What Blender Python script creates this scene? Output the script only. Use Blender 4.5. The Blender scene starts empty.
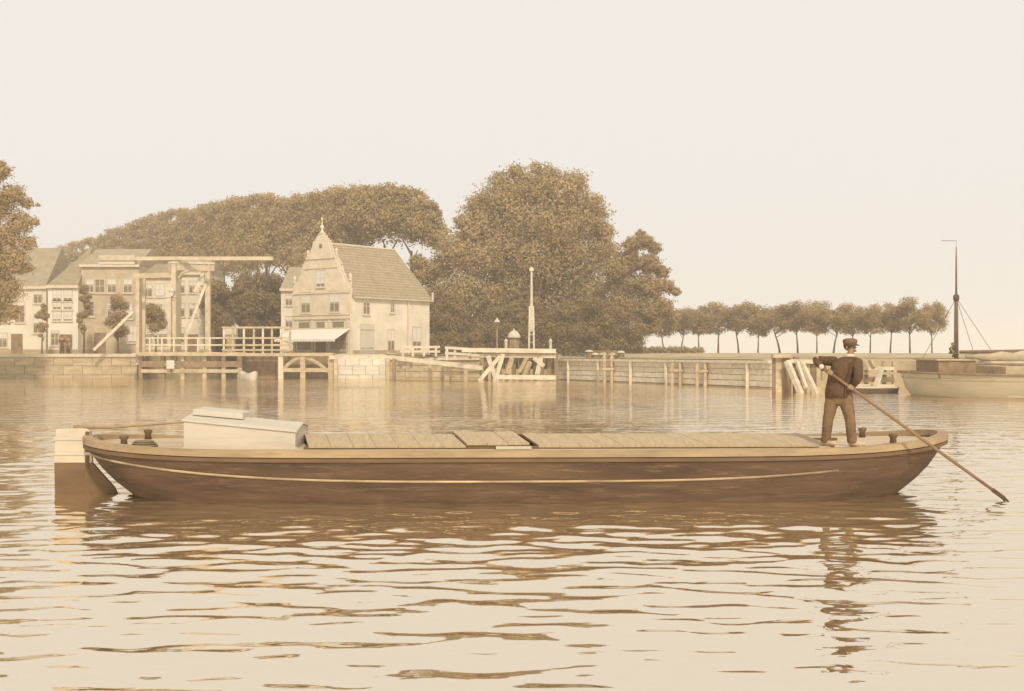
import bpy, bmesh, math, random
import numpy as np
from mathutils import Vector, Matrix
random.seed(7); RNG = np.random.default_rng(11)
SC = bpy.context.scene; COL = SC.collection
R = math.radians

# ------------------------------------------------------------------ camera
F, HZ, CH = 1200.0, 352.0, 2.28
cam = bpy.data.cameras.new("camera"); camo = bpy.data.objects.new("camera", cam); COL.objects.link(camo)
camo.location = (0, 0, CH); camo.rotation_euler = (R(90), 0, 0)
cam.sensor_width = 36; cam.lens = 36 * F / 1024; cam.shift_y = (HZ - 345.5) / 1024
cam.clip_start = 0.1; cam.clip_end = 9000
SC.camera = camo
# ------------------------------------------------------------------ sky and sun
SUN_EL, SUN_AZ = R(40), R(14)      # azimuth: to the right of straight behind the camera
w = bpy.data.worlds.new("World"); SC.world = w; w.use_nodes = True
nt = w.node_tree; nt.nodes.clear()
sky = nt.nodes.new("ShaderNodeTexSky"); sky.sky_type = 'NISHITA'; sky.sun_disc = False
sky.sun_elevation = SUN_EL; sky.sun_rotation = R(180) - SUN_AZ
sky.air_density = 1.0; sky.dust_density = 4.0
bw = nt.nodes.new("ShaderNodeRGBToBW")
tint = nt.nodes.new("ShaderNodeMix"); tint.data_type = 'RGBA'; tint.blend_type = 'MULTIPLY'
tint.inputs[0].default_value = 1.0; tint.inputs[7].default_value = (1.0, 0.94, 0.86, 1)
cover = nt.nodes.new("ShaderNodeMix"); cover.data_type = 'RGBA'; cover.inputs[0].default_value = 0.96
cover.inputs[7].default_value = (9.0, 8.6, 8.1, 1)   # high even cloud
bg = nt.nodes.new("ShaderNodeBackground"); bg.inputs[1].default_value = 0.1
wo = nt.nodes.new("ShaderNodeOutputWorld")
L = nt.links
L.new(sky.outputs[0], bw.inputs[0]); L.new(bw.outputs[0], tint.inputs[6])
L.new(tint.outputs[2], cover.inputs[6]); L.new(cover.outputs[2], bg.inputs[0]); L.new(bg.outputs[0], wo.inputs[0])
sd = bpy.data.lights.new("sun", 'SUN'); sd.energy = 3.0; sd.angle = R(4); sd.color = (1.0, 0.93, 0.82)
so = bpy.data.objects.new("sun", sd); COL.objects.link(so); so.location = (30, -30, 40)
so.rotation_euler = (R(90) - SUN_EL, 0, SUN_AZ)
SC.view_settings.view_transform = 'Standard'; SC.view_settings.look = 'None'
SC.view_settings.exposure = 0.0; SC.view_settings.gamma = 1.0
SC.cycles.use_denoising = True
SC.cycles.max_bounces = 6; SC.cycles.volume_bounces = 1

# ------------------------------------------------------------------ materials
def mat(name, col, rough=0.8, scale=3.0, var=0.18, stretch=(1, 1, 1), bump=0.0, bscale=None, spec=0.25, col2=None, detail=5.0, trans=0.0):
    m = bpy.data.materials.new(name); m.use_nodes = True; t = m.node_tree; N = t.nodes; K = t.links
    b = N["Principled BSDF"]; b.inputs["Roughness"].default_value = rough
    b.inputs["Specular IOR Level"].default_value = spec
    tc = N.new("ShaderNodeTexCoord"); mp = N.new("ShaderNodeMapping"); mp.inputs["Scale"].default_value = stretch
    no = N.new("ShaderNodeTexNoise"); no.inputs["Scale"].default_value = scale; no.inputs["Detail"].default_value = detail
    no.inputs["Roughness"].default_value = 0.6
    oi = N.new("ShaderNodeObjectInfo"); ad = N.new("ShaderNodeVectorMath"); ad.operation = 'ADD'
    ml = N.new("ShaderNodeVectorMath"); ml.operation = 'SCALE'; ml.inputs[0].default_value = (13, 7, 9)
    K.new(oi.outputs["Random"], ml.inputs["Scale"]); K.new(tc.outputs["Object"], ad.inputs[0]); K.new(ml.outputs[0], ad.inputs[1])
    K.new(ad.outputs[0], mp.inputs[0]); K.new(mp.outputs[0], no.inputs["Vector"])
    rp = N.new("ShaderNodeValToRGB"); rp.color_ramp.elements[0].position = 0.3; rp.color_ramp.elements[1].position = 0.7
    lo = [c * (1 - var) for c in col]; hi = [min(1, c * (1 + var)) for c in (col2 or col)]
    rp.color_ramp.elements[0].color = (*lo, 1); rp.color_ramp.elements[1].color = (*hi, 1)
    K.new(no.outputs[0], rp.inputs[0]); K.new(rp.outputs[0], b.inputs["Base Color"])
    if bump:
        n2 = N.new("ShaderNodeTexNoise"); n2.inputs["Scale"].default_value = bscale or scale * 3; n2.inputs["Detail"].default_value = 6
        K.new(mp.outputs[0], n2.inputs["Vector"])
        bp = N.new("ShaderNodeBump"); bp.inputs["Strength"].default_value = 1.0; bp.inputs["Distance"].default_value = bump
        K.new(n2.outputs[0], bp.inputs["Height"]); K.new(bp.outputs[0], b.inputs["Normal"])
    if trans:
        tr = N.new("ShaderNodeBsdfTranslucent"); K.new(rp.outputs[0], tr.inputs[0])
        mx = N.new("ShaderNodeMixShader"); mx.inputs[0].default_value = trans
        K.new(b.outputs[0], mx.inputs[1]); K.new(tr.outputs[0], mx.inputs[2]); K.new(mx.outputs[0], N["Material Output"].inputs[0])
    return m
M = {}
M['hull'] = mat("tarred_hull", (0.108, 0.062, 0.033), 0.75, 1.6, 0.42, (0.35, 1, 2.2), 0.008, 5, 0.2, detail=9)
M['gunwale'] = mat("oiled_gunwale", (0.36, 0.25, 0.135), 0.65, 2.5, 0.25, (0.4, 1, 1), 0.003)
M['wale'] = mat("worn_pale_wale", (0.40, 0.28, 0.15), 0.6, 1.5, 0.6, (0.6, 1, 1))
M['deck'] = mat("scrubbed_deck", (0.50, 0.39, 0.25), 0.8, 4, 0.2, (0.3, 4, 1), 0.003)
M['hatch'] = mat("weathered_hatch_board", (0.44, 0.325, 0.19), 0.8, 6, 0.15, (4, 0.4, 1), 0.004)
M['coaming'] = mat("dark_coaming", (0.16, 0.095, 0.045), 0.7, 4, 0.2, (0.4, 1, 1))
M['white'] = mat("old_white_paint", (0.54, 0.47, 0.365), 0.6, 3, 0.08, (0.4, 1, 1), 0.002)
M['white_warm'] = mat("cream_paint", (0.56, 0.46, 0.32), 0.6, 3, 0.1)
M['pole'] = mat("ash_pole", (0.24, 0.145, 0.07), 0.6, 8, 0.25, (0.3, 1, 1))
M['iron'] = mat("dull_iron", (0.09, 0.05, 0.028), 0.5, 12, 0.3)
M['jacket'] = mat("wool_jacket", (0.115, 0.066, 0.036), 0.95, 14, 0.25, (1, 1, 1), 0.03, 9, 0.1)
M['trousers'] = mat("work_trousers", (0.185, 0.115, 0.06), 0.95, 9, 0.22, (1, 1, 0.8), 0.035, 7, 0.1)
M['skin'] = mat("tanned_skin", (0.36, 0.235, 0.13), 0.6, 20, 0.1)
M['cap'] = mat("cap_cloth", (0.17, 0.1, 0.05), 0.9, 20, 0.2)
M['hair'] = mat("hair", (0.10, 0.06, 0.03), 0.9, 30, 0.3)
M['clog'] = mat("pale_clog", (0.5, 0.38, 0.23), 0.7, 10, 0.15)
M['linen'] = mat("linen", (0.6, 0.5, 0.37), 0.9, 20, 0.1)
M['leafA'] = mat("elm_foliage", (0.44, 0.30, 0.125), 0.7, 0.45, 0.12, bump=0, spec=0.2, col2=(0.51, 0.375, 0.18), trans=0.4)
M['leafB'] = mat("lime_foliage", (0.40, 0.27, 0.115), 0.7, 0.5, 0.12, spec=0.2, col2=(0.48, 0.345, 0.168), trans=0.4)
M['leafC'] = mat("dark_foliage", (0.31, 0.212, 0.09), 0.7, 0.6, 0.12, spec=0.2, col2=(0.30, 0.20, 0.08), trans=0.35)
M['bark'] = mat("bark", (0.13, 0.08, 0.04), 0.9, 4, 0.3, (1, 1, 0.3), 0.02)
M['grass'] = mat("rough_grass", (0.38, 0.28, 0.15), 0.95, 0.4, 0.2, col2=(0.44, 0.34, 0.19), bump=0.05, bscale=3)
M['road'] = mat("sandy_quay", (0.42, 0.32, 0.19), 0.95, 0.6, 0.18, bump=0.01)
M['quay'] = mat("quay_brick", (0.40, 0.30, 0.175), 0.9, 1.2, 0.25, (0.4, 1, 2), 0.02, 4)
M['quay_pale'] = mat("limewashed_quay", (0.66, 0.58, 0.44), 0.9, 1.0, 0.18, (0.5, 1, 2), 0.02)
M['coping'] = mat("stone_coping", (0.52, 0.42, 0.28), 0.85, 2, 0.15)
M['timber'] = mat("grey_timber", (0.44, 0.335, 0.195), 0.85, 3, 0.28, (0.5, 1, 1), 0.01)
M['timber_pale'] = mat("bleached_timber", (0.58, 0.48, 0.335), 0.85, 3, 0.2, (0.5, 1, 1), 0.01)
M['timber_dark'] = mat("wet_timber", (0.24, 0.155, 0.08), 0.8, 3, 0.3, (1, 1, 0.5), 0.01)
M['bridge'] = mat("painted_bridge_timber", (0.50, 0.40, 0.26), 0.8, 2, 0.2)
M['brick'] = mat("pale_brick", (0.62, 0.52, 0.37), 0.9, 1.2, 0.15, bump=0.02, bscale=8)
M['brick_side'] = mat("limewashed_brick", (0.66, 0.575, 0.43), 0.9, 0.5, 0.15, bump=0.02, bscale=8)
M['brick_dark'] = mat("brown_brick", (0.47, 0.37, 0.235), 0.9, 1.2, 0.18, bump=0.02, bscale=8)
M['plaster'] = mat("white_plaster", (0.70, 0.62, 0.49), 0.9, 0.6, 0.08)
M['trim'] = mat("sandstone_trim", (0.60, 0.50, 0.35), 0.85, 3, 0.12)
M['glass'] = mat("dark_window", (0.22, 0.15, 0.08), 0.25, 4, 0.3, spec=0.5)
M['blind'] = mat("white_blind", (0.64, 0.57, 0.45), 0.8, 3, 0.06)
M['canvas'] = mat("awning_canvas", (0.68, 0.61, 0.50), 0.9, 3, 0.04)
M['barge'] = mat("pale_oak_hull", (0.46, 0.37, 0.235), 0.7, 0.6, 0.18, (0.25, 1, 2.5), 0.008)
M['tarp'] = mat("tarpaulin", (0.48, 0.38, 0.24), 0.9, 1.5, 0.2, bump=0.04, bscale=2)
M['mast'] = mat("mast_wood", (0.17, 0.105, 0.05), 0.7, 3, 0.2, (1, 1, .3))
M['rope'] = mat("rope", (0.2, 0.14, 0.08), 0.9, 9, 0.2)

def plank_seams(m, scale, dist):
    N = m.node_tree.nodes; K = m.node_tree.links; P = N["Principled BSDF"]
    tc = N.new("ShaderNodeTexCoord"); wv = N.new("ShaderNodeTexWave"); wv.bands_direction = 'Z'; wv.wave_profile = 'SAW'; wv.inputs["Scale"].default_value = scale; wv.inputs["Distortion"].default_value = .25; wv.inputs["Detail"].default_value = 1
    b2 = N.new("ShaderNodeBump"); b2.inputs["Distance"].default_value = dist; K.new(tc.outputs["Object"], wv.inputs[0]); K.new(wv.outputs[1], b2.inputs["Height"])
    old = P.inputs["Normal"].links[0].from_socket if P.inputs["Normal"].links else None
    if old: K.new(old, b2.inputs["Normal"])
    K.new(b2.outputs[0], P.inputs["Normal"])
def scuffs(m, pale, amount):
    N = m.node_tree.nodes; K = m.node_tree.links; P = N["Principled BSDF"]; src = P.inputs["Base Color"].links[0].from_socket
    tc = N.new("ShaderNodeTexCoord"); mp_ = N.new("ShaderNodeMapping"); mp_.inputs["Scale"].default_value = (1.2, 1, 14); K.new(tc.outputs["Object"], mp_.inputs[0])
    no = N.new("ShaderNodeTexNoise"); no.inputs["Scale"].default_value = 1.6; no.inputs["Detail"].default_value = 10; no.inputs["Roughness"].default_value = .75; K.new(mp_.outputs[0], no.inputs["Vector"])
    r_ = N.new("ShaderNodeMapRange"); r_.inputs[1].default_value = .52; r_.inputs[2].default_value = .72; r_.inputs[4].default_value = amount; K.new(no.outputs[0], r_.inputs[0])
    mx = N.new("ShaderNodeMix"); mx.data_type = 'RGBA'; K.new(r_.outputs[0], mx.inputs[0]); K.new(src, mx.inputs[6]); mx.inputs[7].default_value = (*pale, 1); K.new(mx.outputs[2], P.inputs["Base Color"])
scuffs(M['hull'], (0.24, 0.16, 0.09), .75); scuffs(M['gunwale'], (0.2, 0.13, 0.07), .7); scuffs(M['white'], (0.36, 0.28, 0.18), .35); scuffs(M['wale'], (0.14, 0.09, 0.05), .8)
plank_seams(M['hull'], 1.6, .02); plank_seams(M['barge'], 1.0, .02)
def roof_mat(name, col, rows=3.2):
    m = mat(name, col, 0.85, 1.5, 0.16); t = m.node_tree; N = t.nodes; K = t.links
    tc = N.new("ShaderNodeTexCoord"); wv = N.new("ShaderNodeTexWave"); wv.bands_direction = 'Z'; wv.inputs["Scale"].default_value = rows
    wv.inputs["Distortion"].default_value = 0.6; wv.inputs["Detail"].default_value = 2
    w2 = N.new("ShaderNodeTexWave"); w2.bands_direction = 'X'; w2.inputs["Scale"].default_value = rows * .8
    a = N.new("ShaderNodeMath"); a.operation = 'ADD'
    bp = N.new("ShaderNodeBump"); bp.inputs["Distance"].default_value = 0.05
    K.new(tc.outputs["Object"], wv.inputs[0]); K.new(tc.outputs["Object"], w2.inputs[0]); K.new(wv.outputs[1], a.inputs[0]); K.new(w2.outputs[1], a.inputs[1])
    K.new(a.outputs[0], bp.inputs["Height"]); K.new(bp.outputs[0], N["Principled BSDF"].inputs["Normal"])
    return m
M['roof'] = roof_mat("clay_roof_tiles", (0.42, 0.325, 0.195))
M['roof_pale'] = roof_mat("pale_roof_tiles", (0.46, 0.36, 0.225))

# ------------------------------------------------------------------ helpers
def at(px, py, D):
    return Vector(((px - 512) / F * D, D, CH - (py - HZ) / F * D))
def tag(o, label=None, cat=None, group=None, kind=None):
    if label: o['label'] = label
    if cat: o['category'] = cat
    if group: o['group'] = group
    if kind: o['kind'] = kind
    return o
def thing(name, label, cat, loc=(0, 0, 0), rz=0.0, group=None):
    o = bpy.data.objects.new(name, None); COL.objects.link(o); o.empty_display_size = 0.3
    o.location = loc; o.rotation_euler = (0, 0, rz)
    return tag(o, label, cat, group)
def link_mesh(name, me, parent=None, m=None):
    o = bpy.data.objects.new(name, me); COL.objects.link(o)
    if m is not None and not me.materials: me.materials.append(m)
    if parent is not None: o.parent = parent
    return o
class MB:
    def __init__(s, o=(0, 0, 0)): s.v = []; s.f = []; s.o = Vector(o)
    def add(s, vs, fs):
        n = len(s.v); s.v += [Vector(v) - s.o for v in vs]; s.f += [tuple(i + n for i in f) for f in fs]; return s
    def box(s, x0, x1, y0, y1, z0, z1):
        return s.add([(x0,y0,z0),(x1,y0,z0),(x1,y1,z0),(x0,y1,z0),(x0,y0,z1),(x1,y0,z1),(x1,y1,z1),(x0,y1,z1)],
                     [(0,3,2,1),(4,5,6,7),(0,1,5,4),(1,2,6,5),(2,3,7,6),(3,0,4,7)])
    def beam(s, a, b, wd, ht=None, up=(0, 0, 1)):
        a, b = Vector(a), Vector(b); d = (b - a).normalized(); ht = ht or wd
        u = Vector(up)
        if abs(d.dot(u)) > .95: u = Vector((0, 1, 0))
        x = d.cross(u).normalized() * wd / 2; z = x.normalized().cross(d).normalized() * ht / 2
        vs = [p + i * x + j * z for p in (a, b) for i, j in ((-1, -1), (1, -1), (1, 1), (-1, 1))]
        return s.add(vs, [(0,1,2,3),(7,6,5,4),(0,4,5,1),(1,5,6,2),(2,6,7,3),(3,7,4,0)])
    def tube(s, pts, rad, n=8):
        pts = [Vector(p) for p in pts]; rad = rad if hasattr(rad, '__len__') else [rad] * len(pts); vs = []; fs = []
        for i, p in enumerate(pts):
            d = (pts[min(i + 1, len(pts) - 1)] - pts[max(i - 1, 0)]).normalized()
            u = Vector((0, 0, 1)) if abs(d.z) < .9 else Vector((1, 0, 0))
            x = d.cross(u).normalized(); y = d.cross(x).normalized()
            vs += [p + (x * math.cos(k * math.tau / n) + y * math.sin(k * math.tau / n)) * rad[i] for k in range(n)]
        for i in range(len(pts) - 1):
            for k in range(n): fs.append((i*n+k, i*n+(k+1)%n, (i+1)*n+(k+1)%n, (i+1)*n+k))
        fs.append(tuple(range(n))); fs.append(tuple(range((len(pts)-1)*n, len(pts)*n)))
        return s.add(vs, fs)
    def lathe(s, c, prof, n=16):
        vs = []; fs = []
        for r, z in prof: vs += [(c[0] + r * math.cos(k*math.tau/n), c[1] + r * math.sin(k*math.tau/n), c[2] + z) for k in range(n)]
        for i in range(len(prof) - 1):
            for k in range(n): fs.append((i*n+k, i*n+(k+1)%n, (i+1)*n+(k+1)%n, (i+1)*n+k))
        fs.append(tuple(range(n))); fs.append(tuple(range((len(prof)-1)*n, len(prof)*n)))
        return s.add(vs, fs)
    def prism(s, outline, y0, y1):       # outline in x,z
        n = len(outline)
        vs = [(x, y0, z) for x, z in outline] + [(x, y1, z) for x, z in outline]
        return s.add(vs, [tuple(range(n)), tuple(range(2*n-1, n-1, -1))] + [(i, (i+1) % n, (i+1) % n + n, i + n) for i in range(n)])
    def build(s, name, m, parent=None, smooth=False, bevel=0.0):
        me = bpy.data.meshes.new(name); me.from_pydata([tuple(v) for v in s.v], [], s.f); me.update()
        bm = bmesh.new(); bm.from_mesh(me); bmesh.ops.recalc_face_normals(bm, faces=bm.faces)
        if bevel: bmesh.ops.bevel(bm, geom=list(bm.edges), offset=bevel, segments=1, affect='EDGES')
        bm.to_mesh(me); bm.free()
        if smooth: me.polygons.foreach_set('use_smooth', [True] * len(me.polygons))
        return link_mesh(name, me, parent, m)
def copy_tree(o, parent=None):
    c = o.copy(); COL.objects.link(c); c.parent = parent
    for ch in o.children: copy_tree(ch, c)
    return c

# ------------------------------------------------------------------ water
def axis_vals(lo, hi, step, far, n):
    core = np.arange(lo, hi, step); k = np.linspace(0, 1, n + 1)[1:]
    up = hi + (far - hi) * k ** 3.0; dn = lo - (far - abs(lo)) * k ** 3.0
    return core, up, dn
def wave_field(X, Y):
    g = np.random.default_rng(5); H = np.zeros_like(X)
    for i in range(64):
        lam = 0.26 * (5.6) ** g.random() ** 1.25; th = g.normal(0, 0.55); k = 2 * math.pi / lam
        a = 0.0088 * lam ** 1.0 * (0.5 + g.random()) / k ** 0.0 * 0.19 * (1.25 if lam < .6 else 1.0)
        wob = 0.35 * np.sin(X * g.uniform(.15, .5) + Y * g.uniform(.1, .3) + g.random() * 6)
        H += a * np.sin(k * (X * math.sin(th) + Y * math.cos(th)) + g.random() * 6.28 + wob)
    return H
def make_water():
    cx, ux, dx = axis_vals(-17, 17, 0.10, 1200, 26); xs = np.concatenate([dx[::-1], cx, ux])
    cy = np.arange(1.0, 24, 0.055); cy2 = np.arange(24, 42, 0.10); uy = 42 + 1500 * np.linspace(0, 1, 40)[1:] ** 3
    dy = np.array([-100, -30, -10, -3, 0.]); ys = np.concatenate([dy, cy, cy2, [42.], uy])
    X, Y = np.meshgrid(xs, ys)
    fade = np.clip((42 - Y) / 16, 0, 1) * np.clip((17 - np.abs(X)) / 3, 0, 1) * np.clip((Y - 0) / 2, 0, 1)
    inlane = np.where((Y > 0) & (Y < 42) & (np.abs(X) < 17), 1.0, 0.0)
    Z = wave_field(X, Y) * fade * inlane
    ny, nx = X.shape; V = np.stack([X, Y, Z], -1).reshape(-1, 3)
    i = np.arange(ny - 1)[:, None] * nx + np.arange(nx - 1)[None]
    Q = np.stack([i, i + 1, i + nx + 1, i + nx], -1).reshape(-1, 4)
    me = bpy.data.meshes.new("water"); me.vertices.add(len(V)); me.vertices.foreach_set('co', V.ravel())
    me.loops.add(Q.size); me.loops.foreach_set('vertex_index', Q.ravel()); me.polygons.add(len(Q))
    me.polygons.foreach_set('loop_start', np.arange(0, Q.size, 4)); me.polygons.foreach_set('loop_total', np.full(len(Q), 4))
    me.polygons.foreach_set('use_smooth', np.ones(len(Q), bool)); me.update(); me.validate()
    m = bpy.data.materials.new("harbour_water"); m.use_nodes = True; N = m.node_tree.nodes; K = m.node_tree.links
    N.remove(N["Principled BSDF"])
    tc = N.new("ShaderNodeTexCoord"); mp = N.new("ShaderNodeMapping"); mp.inputs["Scale"].default_value = (0.45, 1.0, 1)
    n1 = N.new("ShaderNodeTexNoise"); n1.inputs["Scale"].default_value = 1.5; n1.inputs["Detail"].default_value = 3
    n2 = N.new("ShaderNodeTexNoise"); n2.inputs["Scale"].default_value = 0.06; n2.inputs["Detail"].default_value = 2
    K.new(tc.outputs["Object"], mp.inputs[0]); K.new(mp.outputs[0], n1.inputs["Vector"]); K.new(tc.outputs["Object"], n2.inputs["Vector"])
    # ripple height grows away from the sheltered near water
    sx = N.new("ShaderNodeSeparateXYZ"); K.new(tc.outputs["Object"], sx.inputs[0])
    mr = N.new("ShaderNodeMapRange"); mr.inputs[1].default_value = 20; mr.inputs[2].default_value = 40; mr.inputs[3].default_value = 0.05; mr.inputs[4].default_value = 1.0
    K.new(sx.outputs[1], mr.inputs[0])
    pw = N.new("ShaderNodeMapRange"); pw.inputs[1].default_value = 0.35; pw.inputs[2].default_value = 0.65; pw.inputs[3].default_value = 0.35; pw.inputs[4].default_value = 1.0
    K.new(n2.outputs[0], pw.inputs[0])
    mu = N.new("ShaderNodeMath"); mu.operation = 'MULTIPLY'; K.new(mr.outputs[0], mu.inputs[0]); K.new(pw.outputs[0], mu.inputs[1])
    mu2 = N.new("ShaderNodeMath"); mu2.operation = 'MULTIPLY'; K.new(mu.outputs[0], mu2.inputs[0]); mu2.inputs[1].default_value = 0.18
    bp = N.new("ShaderNodeBump"); bp.inputs["Strength"].default_value = 1; K.new(mu2.outputs[0], bp.inputs["Distance"])
    K.new(n1.outputs[0], bp.inputs["Height"])
    n3 = N.new("ShaderNodeTexNoise"); n3.inputs["Scale"].default_value = 6.0; n3.inputs["Detail"].default_value = 2; K.new(mp.outputs[0], n3.inputs["Vector"])
    b3 = N.new("ShaderNodeBump"); b3.inputs["Distance"].default_value = 0.0028; K.new(n3.outputs[0], b3.inputs["Height"]); K.new(bp.outputs[0], b3.inputs["Normal"]); bp = b3
    gl = N.new("ShaderNodeBsdfGlossy"); gl.inputs["Color"].default_value = (0.96, 0.895, 0.785, 1); gl.inputs["Roughness"].default_value = 0.02
    df = N.new("ShaderNodeBsdfDiffuse"); df.inputs["Color"].default_value = (0.42, 0.30, 0.16, 1)
    fr = N.new("ShaderNodeFresnel"); fr.inputs["IOR"].default_value = 1.6
    f2 = N.new("ShaderNodeMapRange"); f2.inputs[3].default_value = 0.74; f2.inputs[4].default_value = 1.0
    K.new(bp.outputs[0], gl.inputs["Normal"]); K.new(bp.outputs[0], fr.inputs["Normal"]); K.new(fr.outputs[0], f2.inputs[0])
    mx = N.new("ShaderNodeMixShader"); K.new(f2.outputs[0], mx.inputs[0]); K.new(df.outputs[0], mx.inputs[1]); K.new(gl.outputs[0], mx.inputs[2])
    K.new(mx.outputs[0], N["Material Output"].inputs[0])
    tag(link_mesh("water", me, None, m), kind='structure')
make_water()

# ------------------------------------------------------------------ land
def X_(px, D): return (px - 512) / F * D
shore = [(-700, 106, 2.0), (X_(141, 106), 106, 2.0), (X_(150, 106), 150, 2.0), (X_(232, 150), 150, 2.0), (X_(240, 106), 108, 2.0),
         (X_(332, 106), 106, 2.0), (X_(390, 105), 105, 2.0), (X_(480, 103), 103, 1.9), (X_(556, 101), 101, 1.75),
         (X_(775, 77), 77.5, 1.72), (X_(905, 76), 77, 1.72), (X_(1100, 74), 75, 1.72), (150, 75, 1.72)]
back = [(150, 170, 1.72), (X_(960, 165), 172, 1.7), (X_(690, 185), 190, 1.7), (X_(640, 200), 215, 1.8), (X_(560, 260), 330, 2.0), (-700, 700, 2.0)]
def make_land():
    top = shore + back; n = len(top)
    me = bpy.data.meshes.new("ground"); bm = bmesh.new()
    tv = [bm.verts.new(p) for p in top]; bv = [bm.verts.new((p[0], p[1], -1.0)) for p in top]
    f = bm.faces.new(tv)
    for i in range(n): bm.faces.new((tv[i], bv[i], bv[(i+1) % n], tv[(i+1) % n]))
    bmesh.ops.triangulate(bm, faces=[f]); bmesh.ops.recalc_face_normals(bm, faces=bm.faces)
    bm.to_mesh(me); bm.free(); tag(link_mesh("ground", me, None, M['grass']), kind='structure')
make_land()
# sandy road behind the quay (4 mm above the ground)
rd = MB(); g4 = 0.006
rp = [(X_(-300, 108), 106.5), (X_(139, 108), 106.5), (X_(139, 122), 119), (X_(-300, 122), 119)]
rd.add([(x, y, 2.0 + g4) for x, y in rp], [(0, 1, 2, 3)])
rp = [(X_(248, 108), 109), (X_(335, 108), 106.6), (X_(476, 104), 104.2), (X_(476, 118), 125), (X_(250, 118), 125)]
tag(rd.build("road", M['road']), kind='structure')
MBr = MB(); MBr.add([(X_(560, 101), 101.6, 1.80), (X_(768, 78), 79, 1.775), (X_(768, 84), 86, 1.775), (X_(560, 110), 110, 1.80)], [(0, 1, 2, 3)])
MBr.add([(x, y, 2.03) for x, y in rp[:2]] + [(X_(470, 104), 104.4, 2.03), (X_(470, 118), 125, 2.03), (X_(250, 118), 125, 2.03)], [(0, 1, 2, 3, 4)])
tag(MBr.build("path", M['road']), kind='structure')

# dike bank behind the right-hand path
bk = MB(); ys_ = []
N_ = 24
for i in range(N_ + 1):
    px = 600 + i * 20; 
    t = i / N_
    D0 = 118 - 26 * t
    ys_.append([(X_(px, D0), D0, 1.76), (X_(px, D0 + 9), D0 + 9, 2.12 + .05 * math.sin(i * 1.7)), (X_(px, D0 + 26), D0 + 26, 2.16), (X_(px, D0 + 44), D0 + 44, 1.7)])
V = [p for r in ys_ for p in r]; Fc = []
for i in range(N_):
    for k in range(3): Fc.append((i*4+k, (i+1)*4+k, (i+1)*4+k+1, i*4+k+1))
bk.add(V, Fc); tag(bk.build("grass_bank", M['grass'], smooth=True), kind='structure')

# ------------------------------------------------------------------ foliage
def leaf_mesh(name, blobs, n, size, seed, m, flat=0.85):
    g = np.random.default_rng(seed); B = np.array(blobs, float); n = int(n * 4.4); size *= .43
    wgt = B[:, 3] ** 2; idx = g.choice(len(B), n, p=wgt / wgt.sum())
    d = g.normal(size=(n, 3)); d /= np.linalg.norm(d, axis=1)[:, None]
    rr = (0.35 + 0.62 * g.random(n) ** 0.6 + np.clip(g.normal(0, .16, n), -.1, .5))[:, None] * (1 + .22 * np.sin(d[:, :1] * 5 + idx[:, None] * 2.1) * np.cos(d[:, 2:] * 6 + idx[:, None]))
    P = B[idx, :3] + d * B[idx, 3:4] * rr * np.array([1, 1, flat])
    nr = d * 1.2 + g.normal(size=(n, 3)) * 0.55; nr /= np.linalg.norm(nr, axis=1)[:, None]
    t = np.cross(nr, g.normal(size=(n, 3))); t /= np.linalg.norm(t, axis=1)[:, None]; b = np.cross(nr, t)
    s = (size * (0.5 + g.random(n)))[:, None]
    V = np.stack([P - t * s, P - b * s * .55 + nr * s * .15, P + t * s, P + b * s * .55 - nr * s * .1], 1).reshape(-1, 3)
    me = bpy.data.meshes.new(name); me.vertices.add(4 * n); me.vertices.foreach_set('co', V.ravel())
    me.loops.add(4 * n); me.loops.foreach_set('vertex_index', np.arange(4 * n)); me.polygons.add(n)
    me.polygons.foreach_set('loop_start', np.arange(0, 4 * n, 4)); me.polygons.foreach_set('loop_total', np.full(n, 4)); me.update()
    me.materials.append(m); return me
def crown_blobs(rx, ry, rz, cz, nb, seed, rel=0.34):
    g = np.random.default_rng(seed); out = []; rm = min(rx, rz)
    for i in range(nb):
        d = g.normal(size=3); d /= np.linalg.norm(d); q = 0.2 + 0.62 * g.random() ** 0.6
        r = rm * rel * (0.7 + 0.6 * g.random())
        out.append((d[0] * rx * q * 1.05, d[1] * ry * q, cz + d[2] * rz * q, r))
    return out
def trunk_mesh(name, h, r0, seed, limbs=5, spread=2.0, lean=0.0, ltop=1.5):
    g = random.Random(seed); b = MB()
    pts = [(lean * (k / 5) ** 1.5 * h * .1 + g.uniform(-.04, .04) * h * .15, g.uniform(-.03, .03) * h * .15, h * k / 5 - (.3 if k == 0 else 0)) for k in range(6)]
    b.tube(pts, [r0 * (1.25 if k == 0 else 1 - .12 * k) for k in range(6)], 7)
    for i in range(limbs):
        a = g.uniform(0, 6.28); z = h * g.uniform(.65, 1.0); r = r0 * .4; q = g.uniform(.6, 1) * spread
        b.tube([(pts[-1][0] * z / h, 0, z), (q * .5 * math.cos(a), q * .5 * math.sin(a), z + q * .5 * ltop), (q * math.cos(a), q * math.sin(a), z + q * ltop)], [r, r * .7, r * .25], 5)
    me = bpy.data.meshes.new(name); me.from_pydata([tuple(v) for v in b.v], [], b.f); me.update(); me.materials.append(M['bark']); return me
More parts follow.
